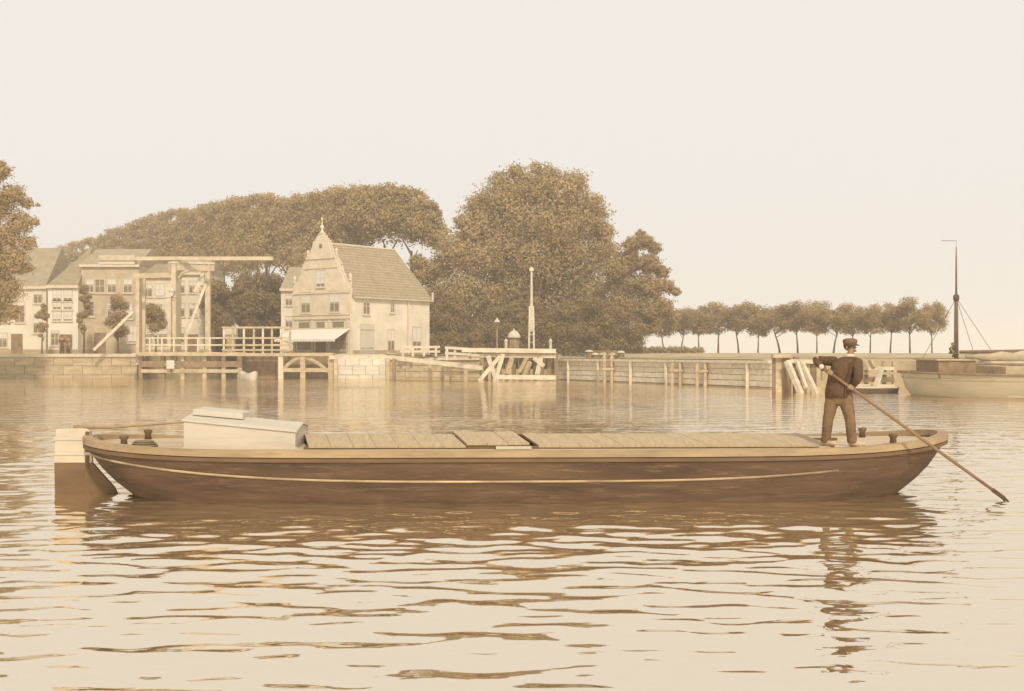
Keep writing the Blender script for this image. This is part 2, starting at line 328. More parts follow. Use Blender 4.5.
def tree(label, px, D, ytop, ybot, hw, seed, m='leafA', nl=6000, size=.4, nb=26, gz=2.0, group=None, name='tree', ry=None, rel=.34, cat='tree', blobs=None, lean=0):
    top = at(px, ytop, D).z - gz; bot = at(px, ybot, D).z - gz; rx = hw / F * D
    t = thing(name, label, cat, (X_(px, D), D, gz), 0, group)
    cz = (top + bot) / 2; rz = (top - bot) / 2
    if blobs is None: blobs = crown_blobs(rx, ry or rx, rz, cz, nb, seed, rel)
    else: blobs = [(X_(x, D) - X_(px, D), RNG.uniform(-.5, .5) * (r / F * D), at(x, y, D).z - gz, r / F * D) for x, y, r in blobs]
    c = link_mesh('crown', leaf_mesh('crown', blobs, nl, size, seed, M[m]), t)
    k = link_mesh('trunk', trunk_mesh('trunk', max(bot + rz * .3, 1.2), max(.1, top * .018), seed, 6, rx * .55, lean), t)
    return t
ordn = ['first', 'second', 'third', 'fourth', 'fifth', 'sixth', 'seventh', 'eighth', 'ninth', 'tenth', 'eleventh', 'twelfth', 'thirteenth', 'fourteenth', 'fifteenth']

# row of tall elms running away behind the houses
GH = 'tall elms in the long row on the rampart'
SILX = [40, 60, 80, 100, 125, 150, 175, 200, 220, 250, 270, 285, 300, 330, 350, 390, 415, 430, 440]
SILY = [251, 245, 240, 233, 224, 215, 209, 205, 201, 195, 192, 196, 194, 189, 185, 183, 188, 197, 215]
def sil(x): return float(np.interp(x, SILX, SILY))
row = [(412, 150, 26), (388, 151, 30), (362, 154, 28), (338, 158, 26), (314, 163, 25), (290, 168, 24), (267, 174, 23), (245, 181, 22), (224, 188, 21), (204, 195, 20), (184, 202, 19), (165, 210, 18), (147, 218, 17), (130, 227, 16), (113, 237, 15), (97, 248, 14), (82, 258, 13), (68, 268, 12)]
for i, (px, D, hw) in enumerate(row):
    lab = 'tall rounded elm at the right end of the rampart row, above the gabled house' if i == 0 else f'{(ordn + ["sixteenth", "seventeenth", "eighteenth"])[i]} tall elm from the right in the receding rampart row'
    g_ = random.Random(900 + i); bl = []
    for k in range(48):
        x = px + (k % 9 / 4 - 1) * hw + g_.uniform(-2, 2); r = hw * g_.uniform(.24, .42); lay = k // 9
        deep = (238 if i < 2 else 262 if i < 3 else 325)
        y0 = sil(x) + r * .9 + g_.uniform(0, 1.5)
        if i < 2 and lay > 3: continue
        bl.append((x, min(deep, y0 + lay * 9 * (1 if i < 3 else 1.25) + g_.uniform(-3, 3)), r * (1 + .22 * lay)))
    if i == 0: bl += [(430, 208, 9), (438, 222, 7), (440, 236, 5), (425, 232, 8), (434, 243, 4), (412, 238, 6)]
    tree(lab, px, D, sil(px), 262, hw, 100 + i, 'leafA', 4200, .40, 34, 2.0, GH, 'elm_tree', blobs=bl)
# lower trees filling the foot of the row
GF = 'bushy trees between the drawbridge and the gabled house'
for i, (px, D, yt, yb, hw) in enumerate([(224, 128, 268, 345, 22), (252, 130, 262, 345, 24), (278, 132, 258, 345, 22)]):
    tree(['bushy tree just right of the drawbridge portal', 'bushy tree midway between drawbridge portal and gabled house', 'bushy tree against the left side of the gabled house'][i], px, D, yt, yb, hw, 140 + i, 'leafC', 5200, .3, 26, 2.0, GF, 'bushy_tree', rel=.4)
# great dome of trees in the middle
tree('huge domed tree, tallest crown in the middle of the picture', 540, 140, 163, 340, 70, 201, 'leafA', 22000, .36, 60, 1.9, None, 'elm_tree', rel=.34,
     blobs=[(532, 190, 27), (505, 200, 27), (560, 195, 28), (485, 222, 26), (520, 225, 34), (556, 228, 36), (588, 225, 24), (590, 205, 16), (498, 250, 32), (535, 262, 38), (575, 262, 36), (603, 252, 18), (510, 290, 32), (552, 300, 36), (590, 295, 28), (478, 205, 14), (500, 180, 12), (548, 174, 12), (575, 183, 14), (604, 232, 12), (530, 320, 26), (570, 325, 24), (470, 238, 14), (516, 172, 10), (536, 168, 8), (598, 214, 9)])
tree('broad dark tree left of the huge domed tree', 462, 137, 232, 345, 34, 202, 'leafA', 9000, .34, 34, 1.9, None, 'elm_tree',
     blobs=[(470, 235, 14), (462, 222, 9), (458, 255, 22), (440, 268, 17), (480, 262, 24), (425, 275, 14), (430, 300, 20), (460, 295, 26), (485, 300, 24), (445, 325, 20), (475, 328, 20), (418, 262, 10), (505, 325, 18)])
tree('layered tree with ragged right edge beside the domed tree', 640, 134, 232, 335, 36, 203, 'leafB', 9500, .3, 30, 1.9, None, 'chestnut_tree',
     blobs=[(632, 245, 10), (645, 242, 9), (655, 248, 7), (628, 262, 15), (648, 264, 13), (662, 272, 8), (625, 285, 18), (648, 288, 16), (668, 286, 8), (676, 292, 5), (622, 308, 18), (645, 310, 15), (662, 308, 12), (672, 318, 7), (618, 328, 14), (652, 326, 10), (615, 270, 14), (640, 234, 5)])
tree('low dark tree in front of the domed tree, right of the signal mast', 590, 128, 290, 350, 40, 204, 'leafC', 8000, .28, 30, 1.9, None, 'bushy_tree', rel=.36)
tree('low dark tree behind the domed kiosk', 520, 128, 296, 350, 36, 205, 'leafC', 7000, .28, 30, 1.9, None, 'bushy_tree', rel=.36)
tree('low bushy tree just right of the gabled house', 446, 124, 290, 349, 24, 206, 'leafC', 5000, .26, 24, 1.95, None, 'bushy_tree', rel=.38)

def hedge(label, px0, px1, D, yt, yb, seed, m='leafC', nl=5000):
    a, b = X_(px0, D), X_(px1, D); zt = at(0, yt, D).z; zb = at(0, yb, D).z - .3
    g = random.Random(seed); h = zt - zb; blobs = []
    n = int((b - a) / (h * .4)) + 2
    for i in range(n):
        for z in (.25, .62):
            blobs.append(((b - a) * (i / (n - 1) - .5) + g.uniform(-.2, .2), g.uniform(-.5, .5), h * z + g.uniform(-.1, .1), h * .36))
    t = thing('hedge', label, 'hedge', ((a + b) / 2, D, zb))
    link_mesh('foliage', leaf_mesh('foliage', blobs, nl, .22, seed, M[m]), t)
hedge('dense dark hedge under the domed tree, behind the barrier', 478, 634, 126, 318, 352, 301, nl=14000)  # undergrowth; its dark leaf colour also carries the shadow under the tree
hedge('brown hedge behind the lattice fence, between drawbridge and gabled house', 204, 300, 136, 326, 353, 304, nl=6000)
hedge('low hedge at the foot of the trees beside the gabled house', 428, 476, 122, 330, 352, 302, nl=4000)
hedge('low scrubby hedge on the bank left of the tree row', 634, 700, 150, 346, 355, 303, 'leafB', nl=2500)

# row of young trees on the dike: three crowns, copied
GR = 'young trees planted in a row on the dike'
protos = []
for s in range(5):
    nb = crown_blobs(2.75, 2.5, 2.5, 5.15, 34, 400 + s, .30) + [(random.uniform(-2.2, 2.2), random.uniform(-1, 1), random.uniform(3.2, 4.4), .5) for _ in range(7)]
    protos.append((leaf_mesh('crown', nb, 1900, .22, 410 + s, M['leafB']), trunk_mesh('trunk', 3.6, .11, 420 + s, 6, 1.5, (-1, .6, 1.4, -1.6, .2)[s])))
trow = [(664, 172, 305), (681, 170, 303), (699, 168, 303), (718, 166, 300), (739, 164, 297), (758, 162, 304), (780, 158, 299), (798, 155, 298), (817, 152, 299), (833, 150, 300), (851, 148, 299), (870, 146, 299), (890, 143, 300), (910, 140, 295), (932, 137, 296)]
for i, (px, D, yt) in enumerate(trow):
    k = len(trow) - 1 - i
    lab = ('slender tree at the right end of the dike row, nearest the ship mast' if k == 0 else
           'slender tree at the left end of the dike row, half behind the layered tree' if i == 0 else
           'slender dike tree directly above the boatman\'s head' if px == 851 else
           f'{ordn[k]} slender tree from the right in the dike row')
    gz = 1.72; H = at(px, yt, D).z - gz; s = H / 7.7
    t = thing('young_tree', lab, 'tree', (X_(px, D), D, gz), (i * 2.1) % 6.28, GR); t.scale = (s * random.uniform(1.2, 1.6), s * random.uniform(.95, 1.15), s)
    cm, tm = protos[(i * 3) % 5]
    link_mesh('crown', cm, t); link_mesh('trunk', tm, t)

# left foreground tree on the quay
tree('big ragged tree at the left edge of the picture', -6, 96, 157, 335, 40, 501, 'leafA', 9000, .22, 30, 2.0, None, 'elm_tree',
     blobs=[(4, 172, 9), (-8, 178, 14), (14, 195, 13), (-6, 205, 20), (26, 203, 7), (18, 222, 15), (34, 222, 5), (-4, 240, 24), (28, 243, 9), (12, 262, 18), (-12, 275, 22), (26, 268, 7), (8, 290, 16), (-6, 310, 18), (14, 312, 9), (2, 164, 4), (38, 205, 3), (-25, 240, 24), (-28, 200, 18), (-28, 285, 22)])
GS = 'street trees in front of the canal houses'
for i, (px, yt, yb, hw, lab) in enumerate([(42, 297, 345, 6, 'thin street tree between the pale houses, left of the white facade'), (84, 275, 335, 8, 'narrow street tree right of the white facade'),
                                           (118, 276, 347, 13, 'dark street tree in front of the wide brown house'), (156, 288, 347, 13, 'street tree just left of the drawbridge portal')]):
    tree(lab, px, 119, yt, yb, hw, 520 + i, 'leafB', 1800, .2, 16, 2.0, GS, 'street_tree', rel=.42)

# ------------------------------------------------------------------ houses
def window(parent, x, z, w_, h_, y=0.0, pane='glass', blind=0.0, frame='white', bars=True, sx=0):
    """frame standing 5 cm proud with pane set back and glazing bars; facade faces -Y (or +X when sx)"""
    def bx(b, x0, x1, d0, d1, z0, z1):
        if sx: b.box(y - d1, y - d0, x0, x1, z0, z1)   # d measured outward is -: facade faces +X
        else: b.box(x0, x1, y + d0, y + d1, z0, z1)
    f = MB(); t = .09
    o0, o1 = (-.07, .01)
    for a in ((x - w_/2, x - w_/2 + t, z, z + h_), (x + w_/2 - t, x + w_/2, z, z + h_), (x - w_/2 + t, x + w_/2 - t, z, z + t), (x - w_/2 + t, x + w_/2 - t, z + h_ - t, z + h_)):
        bx(f, a[0], a[1], o0, o1, a[2], a[3])
    if bars:
        bx(f, x - .03, x + .03, -.055, .008, z + t, z + h_ - t)
        bx(f, x - w_/2 + t, x + w_/2 - t, -.05, .006, z + h_ * .5 - .03, z + h_ * .5 + .03)
    fo = f.build('window', M[frame], parent)
    p = MB(); bx(p, x - w_/2 + t, x + w_/2 - t, -.025, .004, z + t, z + h_ - t); p.build('pane', M[pane], fo)
    if blind:
        q = MB(); bx(q, x - w_/2 + t, x + w_/2 - t, -.035, -.026, z + h_ * (1 - blind), z + h_ - t); q.build('blind', M['blind'], fo)
    s = MB(); bx(s, x - w_/2 - .08, x + w_/2 + .08, -.12, .0, z - .1, z - .005); s.build('sill', M['trim'], fo)
    return fo
def door(parent, x, z, w_, h_, y=0.0, m='timber_dark', sx=0):
    d = MB(); (d.box(y - .003, y + .05, x - w_/2, x + w_/2, z, z + h_) if sx else d.box(x - w_/2, x + w_/2, y - .05, y + .003, z, z + h_)); o = d.build('door', M[m], parent)
    k = MB(); (k.box(y + .05, y + .1, x + w_*.3, x + w_*.36, z + 1, z + 1.1) if sx else k.box(x + w_*.3, x + w_*.36, y - .1, y - .05, z + 1, z + 1.1)); k.build('handle', M['iron'], o)
    return o

# canal houses on the left (local origin at the left foot of the facade)
def canal_house(label, px0, px1, D, yeave, yridge, wall, roof, wins, doors=(), hip=(0, 0), depth=9, blind=0.4, chimney=None, parapet=None):
    gz = 2.0; x0 = X_(px0, D); W = X_(px1, D) - x0; s = D / F
    E = at(0, yeave, D).z - gz; Rg = at(0, yridge, D + depth * .5).z - gz
    t = thing('canal_house', label, 'house', (x0, D, gz))
    MB().box(0, W, 0, depth, -.2, E).build('wall', M[wall], t)
    h0, h1 = hip[0] * W, hip[1] * W; o = .25
    r = MB(); r.add([(-.05, -o, E - .05), (W + .05, -o, E - .05), (W + .05, depth + o, E - .05), (-.05, depth + o, E - .05), (h0, depth/2, Rg), (W - h1, depth/2, Rg)],
                    [(0, 1, 5, 4), (1, 2, 5), (2, 3, 4, 5), (3, 0, 4), (3, 2, 1, 0)])
    ro = r.build('roof', M[roof], t)
    MB().box(-.1, W + .1, -.32, -.003, E - .32, E - .04).build('cornice', M['trim'], t)
    MB().box(.003, W - .003, -.04, -.004, -.2, .55).build('plinth', M['quay'], t)
    if chimney:
        cx = chimney * W; MB().box(cx - .45, cx + .45, depth/2 - .4, depth/2 + .4, Rg - 1.2, Rg + .9).build('chimney', M['brick_dark'], ro)
    for (px, py, ww, hh, *b) in wins:
        window(t, X_(px, D) - x0, at(0, py, D).z - gz - hh/2, ww, hh, 0, blind=(b[0] if b else blind))
    for (px, ww, hh) in doors: door(t, X_(px, D) - x0, 0.0, ww, hh)
    if parapet:
        a, b = X_(parapet[0], D) - x0, X_(parapet[1], D) - x0; zt, zb = at(0, parapet[2], D).z - gz, at(0, parapet[3], D).z - gz
        MB().box(a, b, .003, .4, zb, zt).build('parapet', M['white'], t)
    return t
canal_house('pale house with tiled roof half hidden by the left edge tree', -40, 46, 127, 286, 248, 'brick_side', 'roof_pale',
            [(20, 312, 1.1, 2.3, .2), (38, 296, 1.0, 1.6), (38, 325, 1.0, 1.8), (3, 312, 1.1, 2.3), (3, 340, 1.0, 1.6)], [(17, 1.2, 2.2)], chimney=None)
canal_house('narrow white house with three rows of paired windows', 48, 78, 124, 285, 247, 'plaster', 'roof', 
            [(57, 295, .95, 1.25, .75), (68, 295, .95, 1.25, .75), (57, 305, .95, 1.0, .7), (68, 305, .95, 1.0, .7), (57, 316, .95, 1.1, .8), (68, 316, .95, 1.1, .8), (55, 338, .9, 1.6, .2)], [(66, 1.3, 2.1)], hip=(.95, .02))
canal_house('wide brown house with a white roof parapet', 81, 139, 125, 264, 249, 'brick_dark', 'roof_pale',
            [(100, 286, 1.1, 1.5, 0), (90, 286, .9, 1.4), (90, 309, 1.0, 1.6, 0), (112, 286, 1.0, 1.5), (128, 286, 1.0, 1.5), (128, 311, 1.0, 1.7, .7), (112, 311, 1.0, 1.7), (133, 334, 1.1, 1.9, .9)], [(100, 1.2, 2.3)], parapet=(98, 137, 257, 264))
canal_house('lower brown house with heavy cornice left of the bridge portal', 140, 171, 126, 275, 264, 'brick', 'roof',
            [(148, 290, 1.0, 1.5), (160, 290, 1.0, 1.5, .9), (148, 312, 1.0, 1.7), (160, 312, 1.0, 1.7, .9), (148, 336, 1.0, 1.8), (163, 336, 1.0, 1.8)])
canal_house('pale narrow house seen through the drawbridge portal', 173, 204, 130, 272, 258, 'brick_side', 'roof_pale',
            [(181, 287, .9, 1.4), (193, 287, .9, 1.4), (181, 310, .9, 1.5), (193, 310, .9, 1.5), (181, 335, .9, 1.7)], [(193, 1.1, 2.2)])
canal_house('small pale house just behind the gabled house, at its left', 281, 300, 124, 288, 267, 'brick_side', 'roof_pale', [(289, 300, .8, 1.2), (289, 322, .8, 1.3)])
# small white dormer on the low brown house roof
dm = thing('roof_dormer_house', 'low outhouse with a white gable top seen above the heavy cornice', 'house', (X_(153, 131), 131, 2.0))
MB().box(0, 1.9, 0, 3, -.2, 8.6).build('wall', M['brick'], dm)
MB().prism([(-.1, 8.6), (2.0, 8.6), (1.45, 9.65), (.45, 9.65)], -.06, 3.05).build('roof', M['white'], dm)

# ------------------------------------------------------------------ the gabled house
A = R(38); CXc = Vector((X_(350, 110), 110, 2.0)); W = 7.75; LL = 10.9
# local frame: origin = near corner; -X runs along the front, +Y along the side (depth)
gh = thing('gabled_house', 'tall gabled house with ornate scrolled facade and white awning over the quay', 'house', CXc, -A)
E = 5.45; RG = 10.5; hx = -W / 2
MB().box(-W + .02, -.02, .32, LL, -.2, E).build('wall', M['brick_side'], gh)
front = [(0, -.2), (0, 6.15), (-.18, 6.2), (-.2, 6.75), (-.75, 6.8), (-.85, 7.15), (-1.25, 7.7), (-1.35, 8.25), (-1.95, 8.9), (-1.95, 9.3), (-2.35, 9.35), (-2.75, 10.0), (-2.95, 10.65), (-3.3, 10.7), (-3.45, 11.1), (hx, 11.35)]
front = front + [(-W - x, z) for x, z in reversed(front[:-1])]
MB().prism(front, 0, .32).build('gable', M['brick'], gh)
# coping blocks following the gable edge
edge = front[1:-1]
for i in range(len(edge) - 1):
    (x0, z0), (x1, z1) = edge[i], edge[i + 1]
    if math.hypot(x1 - x0, z1 - z0) < .12: continue
    MB().beam((x0, .16, z0 + .03), (x1, .16, z1 + .03), .46, .13, up=(0, 1, .01)).build('coping', M['trim'], gh)
fin = MB(); fin.lathe((hx, .16, 11.3), [(.18, 0), (.3, .12), (.16, .25), (.1, .5), (.2, .62), (.2, .75), (.07, .9), (.05, 1.35), (.12, 1.42), (.02, 1.6)], 10); fin.build('finial', M['trim'], gh, True)
for sgn, nm in ((0, 0), (1, 0)):
    for (xx, zz, sc) in ((-.1, 6.8, .8), (-1.95, 9.3, .7)):
        x = xx if not sgn else -W - xx
        q = MB(); q.lathe((x, .16, zz), [(.2*sc, 0), (.2*sc, .15*sc), (.1*sc, .3*sc), (.22*sc, .5*sc), (.2*sc, .7*sc), (.04*sc, .95*sc)], 8); q.build('finial', M['trim'], gh, True)
for (z, hh, pr, xa, xb) in ((5.75, .16, .1, .05, -W - .05), (3.35, .2, .14, .06, -W - .06), (9.0, .12, .1, -1.9, -W + 1.9), (8.1, .1, .08, -1.6, -W + 1.6), (3.72, .1, .08, .03, -W - .03)):
    MB().box(xb, xa, -pr, -.002, z, z + hh).build('moulding', M['trim'], gh)
oc = MB(); oc.lathe((0, 0, 0), [(.22, 0), (.22, .05)], 12); o_ = oc.build('oculus', M['glass'], gh); o_.rotation_euler = (R(90), 0, 0); o_.location = (hx, -.003, 10.2)
window(gh, hx, 6.35, 1.25, 1.65, 0, blind=.8)
for k, x in enumerate((-2.0, -W + 1.85)):
    window(gh, x, 3.95, 1.35, 1.75, 0, blind=.45)
    MB().box(x - .85, x + .85, -.12, -.004, 5.78 + .14, 5.78 + .26).build('moulding', M['trim'], gh)
# shop front: three transom lights, posts, door, shop windows
for x, ww in ((-1.5, 1.7), (-3.85, 1.3), (-6.1, 1.7)):
    window(gh, x, 2.45, ww, .72, 0, bars=False)
for x in (-.25, -2.7, -4.95, -W + .25):
    MB().box(x - .13, x + .13, -.12, -.003, 0, 3.3).build('pilaster', M['white'], gh)
for x, ww in ((-1.5, 2.0), (-6.1, 2.0)): window(gh, x, .45, ww, 1.6, 0, frame='timber')
door(gh, -3.85, 0, 1.3, 2.1, 0)
# awning
aw = MB(); x0, x1 = -W - .05, .1
aw.add([(x0, -.1, 2.42), (x1, -.1, 2.42), (x1 + .05, -2.0, 1.45), (x0 - .35, -2.0, 1.45), (x0, -.1, 2.38), (x1, -.1, 2.38), (x1 + .05, -2.0, 1.41), (x0 - .35, -2.0, 1.41)],
       [(0, 1, 2, 3), (7, 6, 5, 4), (0, 4, 5, 1), (1, 5, 6, 2), (2, 6, 7, 3), (3, 7, 4, 0)])
ao = aw.build('awning', M['canvas'], gh)
vl = MB(); n = 20
for i in range(n):
    a_, b_ = x0 - .33 + (x1 - x0 + .36) * i / n, x0 - .33 + (x1 - x0 + .36) * (i + 1) / n
    vl.add([(a_, -2.01, 1.45), (b_, -2.01, 1.45), (b_, -2.02, 1.27), ((a_ + b_)/2, -2.02, 1.2), (a_, -2.02, 1.27)], [(0, 1, 2, 3, 4)])
vl.build('valance', M['canvas'], ao)
for x in (x0 + .3, x1 - .3): MB().tube([(x, -.05, 1.0), (x, -1.9, 1.42)], .03, 6).build('awning_arm', M['iron'], ao)
# roof
rf = MB(); o = .3
rf.add([(.25, .25, E - .1), (.25, LL + o, E - .1), (-W - .25, LL + o, E - .1), (-W - .25, .25, E - .1), (hx, .25, RG), (hx, LL - .9, RG)],
       [(0, 1, 5, 4), (1, 2, 5), (2, 3, 4, 5), (3, 0, 4), (3, 2, 1, 0)])
ro = rf.build('roof', M['roof'], gh)
MB().tube([(hx, .3, RG + .02), (hx, LL - .9, RG + .02)], .11, 8).build('ridge_cap', M['trim'], ro)
MB().box(-.0, .36, .34, LL + .2, E - .2, E - .1).build('gutter', M['white'], gh)
MB().tube([(.12, LL - 3.2, -.1), (.12, LL - 3.2, E - .2)], .06, 6).build('drainpipe', M['trim'], gh)
MB().tube([(.3, LL + .1, E - .2), (.3, LL + .1, E + .7)], .12, 6).build('gutter_box', M['white'], gh)
# side windows (facade faces +X, x coordinate = local y)
window(gh, 2.1, 3.75, .95, 1.6, -.02, sx=1, blind=.3)
window(gh, 5.6, 4.0, .6, 1.0, -.02, sx=1)
window(gh, 5.4, .2, 1.0, 2.3, -.02, sx=1, blind=.5, frame='trim')
window(gh, 9.0, .3, 1.3, 2.5, -.02, sx=1, blind=.6)
d_ = MB(); d_.box(-.022, .05, 1.3, 3.1, .1, 2.9); dd = d_.build('barn_door', M['white'], gh)
for z in (.6, 2.3): MB().box(.05, .08, 1.35, 3.05, z, z + .1).build('door_strap', M['timber'], dd)
MB().box(-.02, .05, .4, LL, -.2, .45).build('plinth', M['quay'], gh)

# ------------------------------------------------------------------ quay walls and edges
def plank_wall(name, label, cat, p0, p1, z0, z1, rows, segs, m, cap=None, posts=0, postm=None, capt=.18, thick=.12, post_h=.25):
    p0, p1 = Vector((*p0, 0)), Vector((*p1, 0)); d = (p1 - p0); nrm = Vector((d.y, -d.x, 0)).normalized()
    t = thing(name, label, cat, (p0.x, p0.y, 0)); h = (z1 - z0) / rows
    for i in range(rows):
        for j in range(segs):
            a = p0 + d * (j / segs) + d.normalized() * .01; b = p0 + d * ((j + 1) / segs) - d.normalized() * .01; z = z0 + h * (i + .5)
            off = nrm * random.uniform(.0, .04)
            MB(p0).beam(a + off + Vector((0, 0, z)), b + off + Vector((0, 0, z)), thick, h - .035).build('plank', M[m if not isinstance(m, (list, tuple)) else m[i % len(m)]], t)
    if cap: MB(p0).beam(p0 + nrm * .05 + Vector((0, 0, z1 + capt/2)), p1 + nrm * .05 + Vector((0, 0, z1 + capt/2)), .5, capt).build('coping', M[cap], t)
    for k in range(posts):
        q = p0 + d * ((k + .5) / posts) + nrm * .17
        MB(p0).beam(q + Vector((0, 0, -.8)), q + Vector((0, 0, z1 + post_h)), .2, .2).build('post', M[postm or m], t)
    return t
def stone_wall(label, p0, p1, z0, z1, rows, blk, m, cap='coping', capt=.2):
    """block-built quay wall: courses of stone set proud of a backing"""
    p0, p1 = Vector((*p0, 0)), Vector((*p1, 0)); d = p1 - p0; ln = d.length; u = d.normalized(); nrm = Vector((u.y, -u.x, 0))
    t = thing('quay_wall', label, 'wall', (p0.x, p0.y, 0))
    MB(p0).beam(p0 + nrm * .08 + Vector((0, 0, (z0 + z1)/2)), p1 + nrm * .08 + Vector((0, 0, (z0 + z1)/2)), .12, z1 - z0).build('backing', M[m], t)
    h = (z1 - z0) / rows
    for i in range(rows):
        s = -(i % 2) * blk / 2
        while s < ln:
            a, b = max(s, 0) + .02, min(s + blk, ln) - .02
            if b - a > .1:
                z = z0 + h * (i + .5); off = nrm * (.17 + random.uniform(0, .03))
                MB(p0).beam(p0 + u * a + off + Vector((0, 0, z)), p0 + u * b + off + Vector((0, 0, z)), .12, h - .03).build('stone', M[m], t)
            s += blk
    MB(p0).beam(p0 + nrm * .1 + Vector((0, 0, z1 + capt/2)), p1 + nrm * .1 + Vector((0, 0, z1 + capt/2)), .6, capt).build('coping', M[cap], t)
    return t
stone_wall('long low stone quay wall at the left, under the canal houses', (X_(-60, 106), 105.8), (X_(139, 106), 105.8), -.5, 1.85, 3, 1.7, 'quay', capt=.28)
stone_wall('short pale quay wall below the gabled house', (X_(333, 105.5), 105.4), (X_(386, 105), 104.9), -.5, 1.85, 3, 1.2, 'quay_pale', capt=.25)
plank_wall('plank_revetment', 'plank revetment under the sloping walkway', 'revetment', (X_(388, 105), 104.8), (X_(480, 103), 102.8), -.4, 1.6, 4, 5, 'timber', 'timber_pale')
# long timber barrier running right
BA, BB = (X_(556, 100), 100.3), (X_(773, 76.5), 76.8)
t = plank_wall('timber_barrier', 'long low timber barrier with pale rails running to the right', 'barrier', BA, BB, -.35, 1.55, 5, 7, ['timber_dark', 'timber_pale', 'timber_pale', 'timber_pale', 'timber_pale'], 'timber_pale', 6, 'timber_pale', post_h=.1)  # bottom plank row coloured dark as the shadow line along the water
GB = 'pale twin mooring posts on the timber barrier'
for i, (px, lab) in enumerate([(608, 'tall mooring post on the barrier, below the pale capped posts'), (676, 'pale mooring post in the middle of the long barrier'), (701, 'pale mooring post right of the middle of the long barrier')]):
    f_ = (px - 556) / (773 - 556); D = 1 / (1/100.3 + (1/76.8 - 1/100.3) * f_) - .9
    t = thing('mooring_post', lab, 'post', (X_(px, D), D, 0), 0, GB)
    for s in (-.28, .28): MB().tube([(s, 0, -.6), (s, 0, (2.25 if px == 608 else 1.5))], .13, 8).build('pile', M['timber'], t)
    MB().box(-.45, .45, -.19, .19, .9, 1.05).build('tie_beam', M['timber'], t)

# small things behind the barrier
GC = 'short capped bollards behind the barrier'
for i, (px, yt, lab) in enumerate([(589, 350, 'leftmost and tallest of the five short capped bollards'), (595, 353, 'second capped bollard from the left, close beside the tallest'), (603, 353, 'middle capped bollard of the five behind the barrier'), (612, 353, 'fourth capped bollard from the left behind the barrier'), (621, 351, 'rightmost capped bollard of the five behind the barrier')]):
    D = 103; z1 = at(0, yt, D).z
    t = thing('bollard', lab, 'bollard', (X_(px, D), D, 1.75), 0, GC)
    MB().lathe((0, 0, 0), [(.25, -.1), (.24, z1 - 1.95)], 10).build('post', M['timber_dark'], t)
    MB().lathe((0, 0, z1 - 1.95), [(.2, 0), (.36, .03), (.34, .12), (.15, .2), (.02, .22)], 10).build('cap', M['white'], t, True)
st = thing('timber_stack', 'low stack of dark timber behind the capped bollards', 'timber stack', (X_(608, 104), 104.3, 1.75))
for i in range(3):
    for k in range(4 - i): MB().box(-1.6 + .05 * i, 1.4 - .04 * k, -.7 + k * .32 + i * .16, -.7 + k * .32 + i * .16 + .28, i * .23, i * .23 + .21).build('baulk', M['timber_dark'], st)

# ------------------------------------------------------------------ sloping walkway and guide work
wk = thing('sloping_walkway', 'pale timber walkway sloping down right of the gabled house', 'walkway', (X_(400, 102), 102, 0)); wo_ = wk.location
MB(wo_).beam(at(330, 357.5, 102.4), at(395, 357, 102), .5, .3).build('beam', M['timber_pale'], wk)
MB(wo_).beam(at(395, 358, 102), at(484, 368, 98), .6, .34).build('beam', M['timber_pale'], wk)
for px, y1 in ((388, 377), (394, 377), (430, 375), (466, 377), (336, 377)):
    a = at(px, 359 if px < 400 else 358 + (px-395)*.11, 101.6); MB(wo_).beam(a, (a.x, a.y, -.8), .3, .3).build('pile', M['timber' if px != 394 else 'timber_dark'], wk)
rl = thing('walkway_railing', 'low pale railing with posts beside the sloping walkway', 'railing', (X_(425, 103), 103, 1.9)); ro_ = rl.location
for px in (403, 413, 424, 436): a = at(px, 346.5, 103.2); MB(ro_).beam(a, (a.x, a.y, 1.9), .2, .2).build('post', M['timber_pale'], rl)
for y in (347, 351.5): MB(ro_).beam(at(400, y, 103.2), at(440, y, 103.2), .12, .2).build('rail', M['timber_pale'], rl)
rl = thing('lock_railing', 'pale railing starting left of the guide work piles', 'railing', (X_(460, 101), 101, 1.8)); ro_ = rl.location
for px in (447, 455, 470, 484): a = at(px, 348 + (px-447)*.06, 101.5); MB(ro_).beam(a, (a.x, a.y, 1.6), .22, .2).build('post', M['timber_pale'], rl)
for y in (347.5, 353): MB(ro_).beam(at(445, y, 101.5), at(488, y + 3, 101.0), .14, .22).build('rail', M['timber_pale'], rl)

gw = thing('guide_work', 'timber guide work on raking piles in the middle, below the signal mast', 'jetty', (X_(500, 98), 98, 0)); go = gw.location
for y, h, D in ((350, .35, 97.5), (355.5, .26, 97.8)): MB(go).beam(at(462 if y < 352 else 480, y, D), at(556, y + 1, D - .5), .35, h).build('rail_beam', M['timber_pale'], gw)
for i, px in enumerate(range(486, 557, 7)):
    a = at(px, 352, 98.2); MB(go).beam(a, (a.x, a.y, -.8), .32, .32).build('pile', M['timber_dark'], gw)
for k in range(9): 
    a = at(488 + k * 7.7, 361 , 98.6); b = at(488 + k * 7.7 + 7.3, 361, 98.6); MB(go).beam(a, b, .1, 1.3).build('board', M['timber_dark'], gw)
for (a, b, m) in (((500, 356), (479, 381), 'timber_pale'), ((503, 354), (494, 383), 'timber_pale'), ((488, 356), (497, 382), 'timber_pale'), ((512, 358), (507, 374), 'timber'), ((520, 372), (527, 358), 'timber'), ((541, 358), (537, 375), 'timber_pale'), ((534, 358), (544, 366), 'timber_pale'), ((524, 376), (530, 362), 'timber')):
    MB(go).beam(at(*a, 97.0), at(*b, 96.6), .28, .28).build('brace', M[m], gw)
MB(go).beam(at(497, 377, 96.9), at(556, 377.5, 96.5), .5, .36).build('waling', M['timber_pale'], gw)

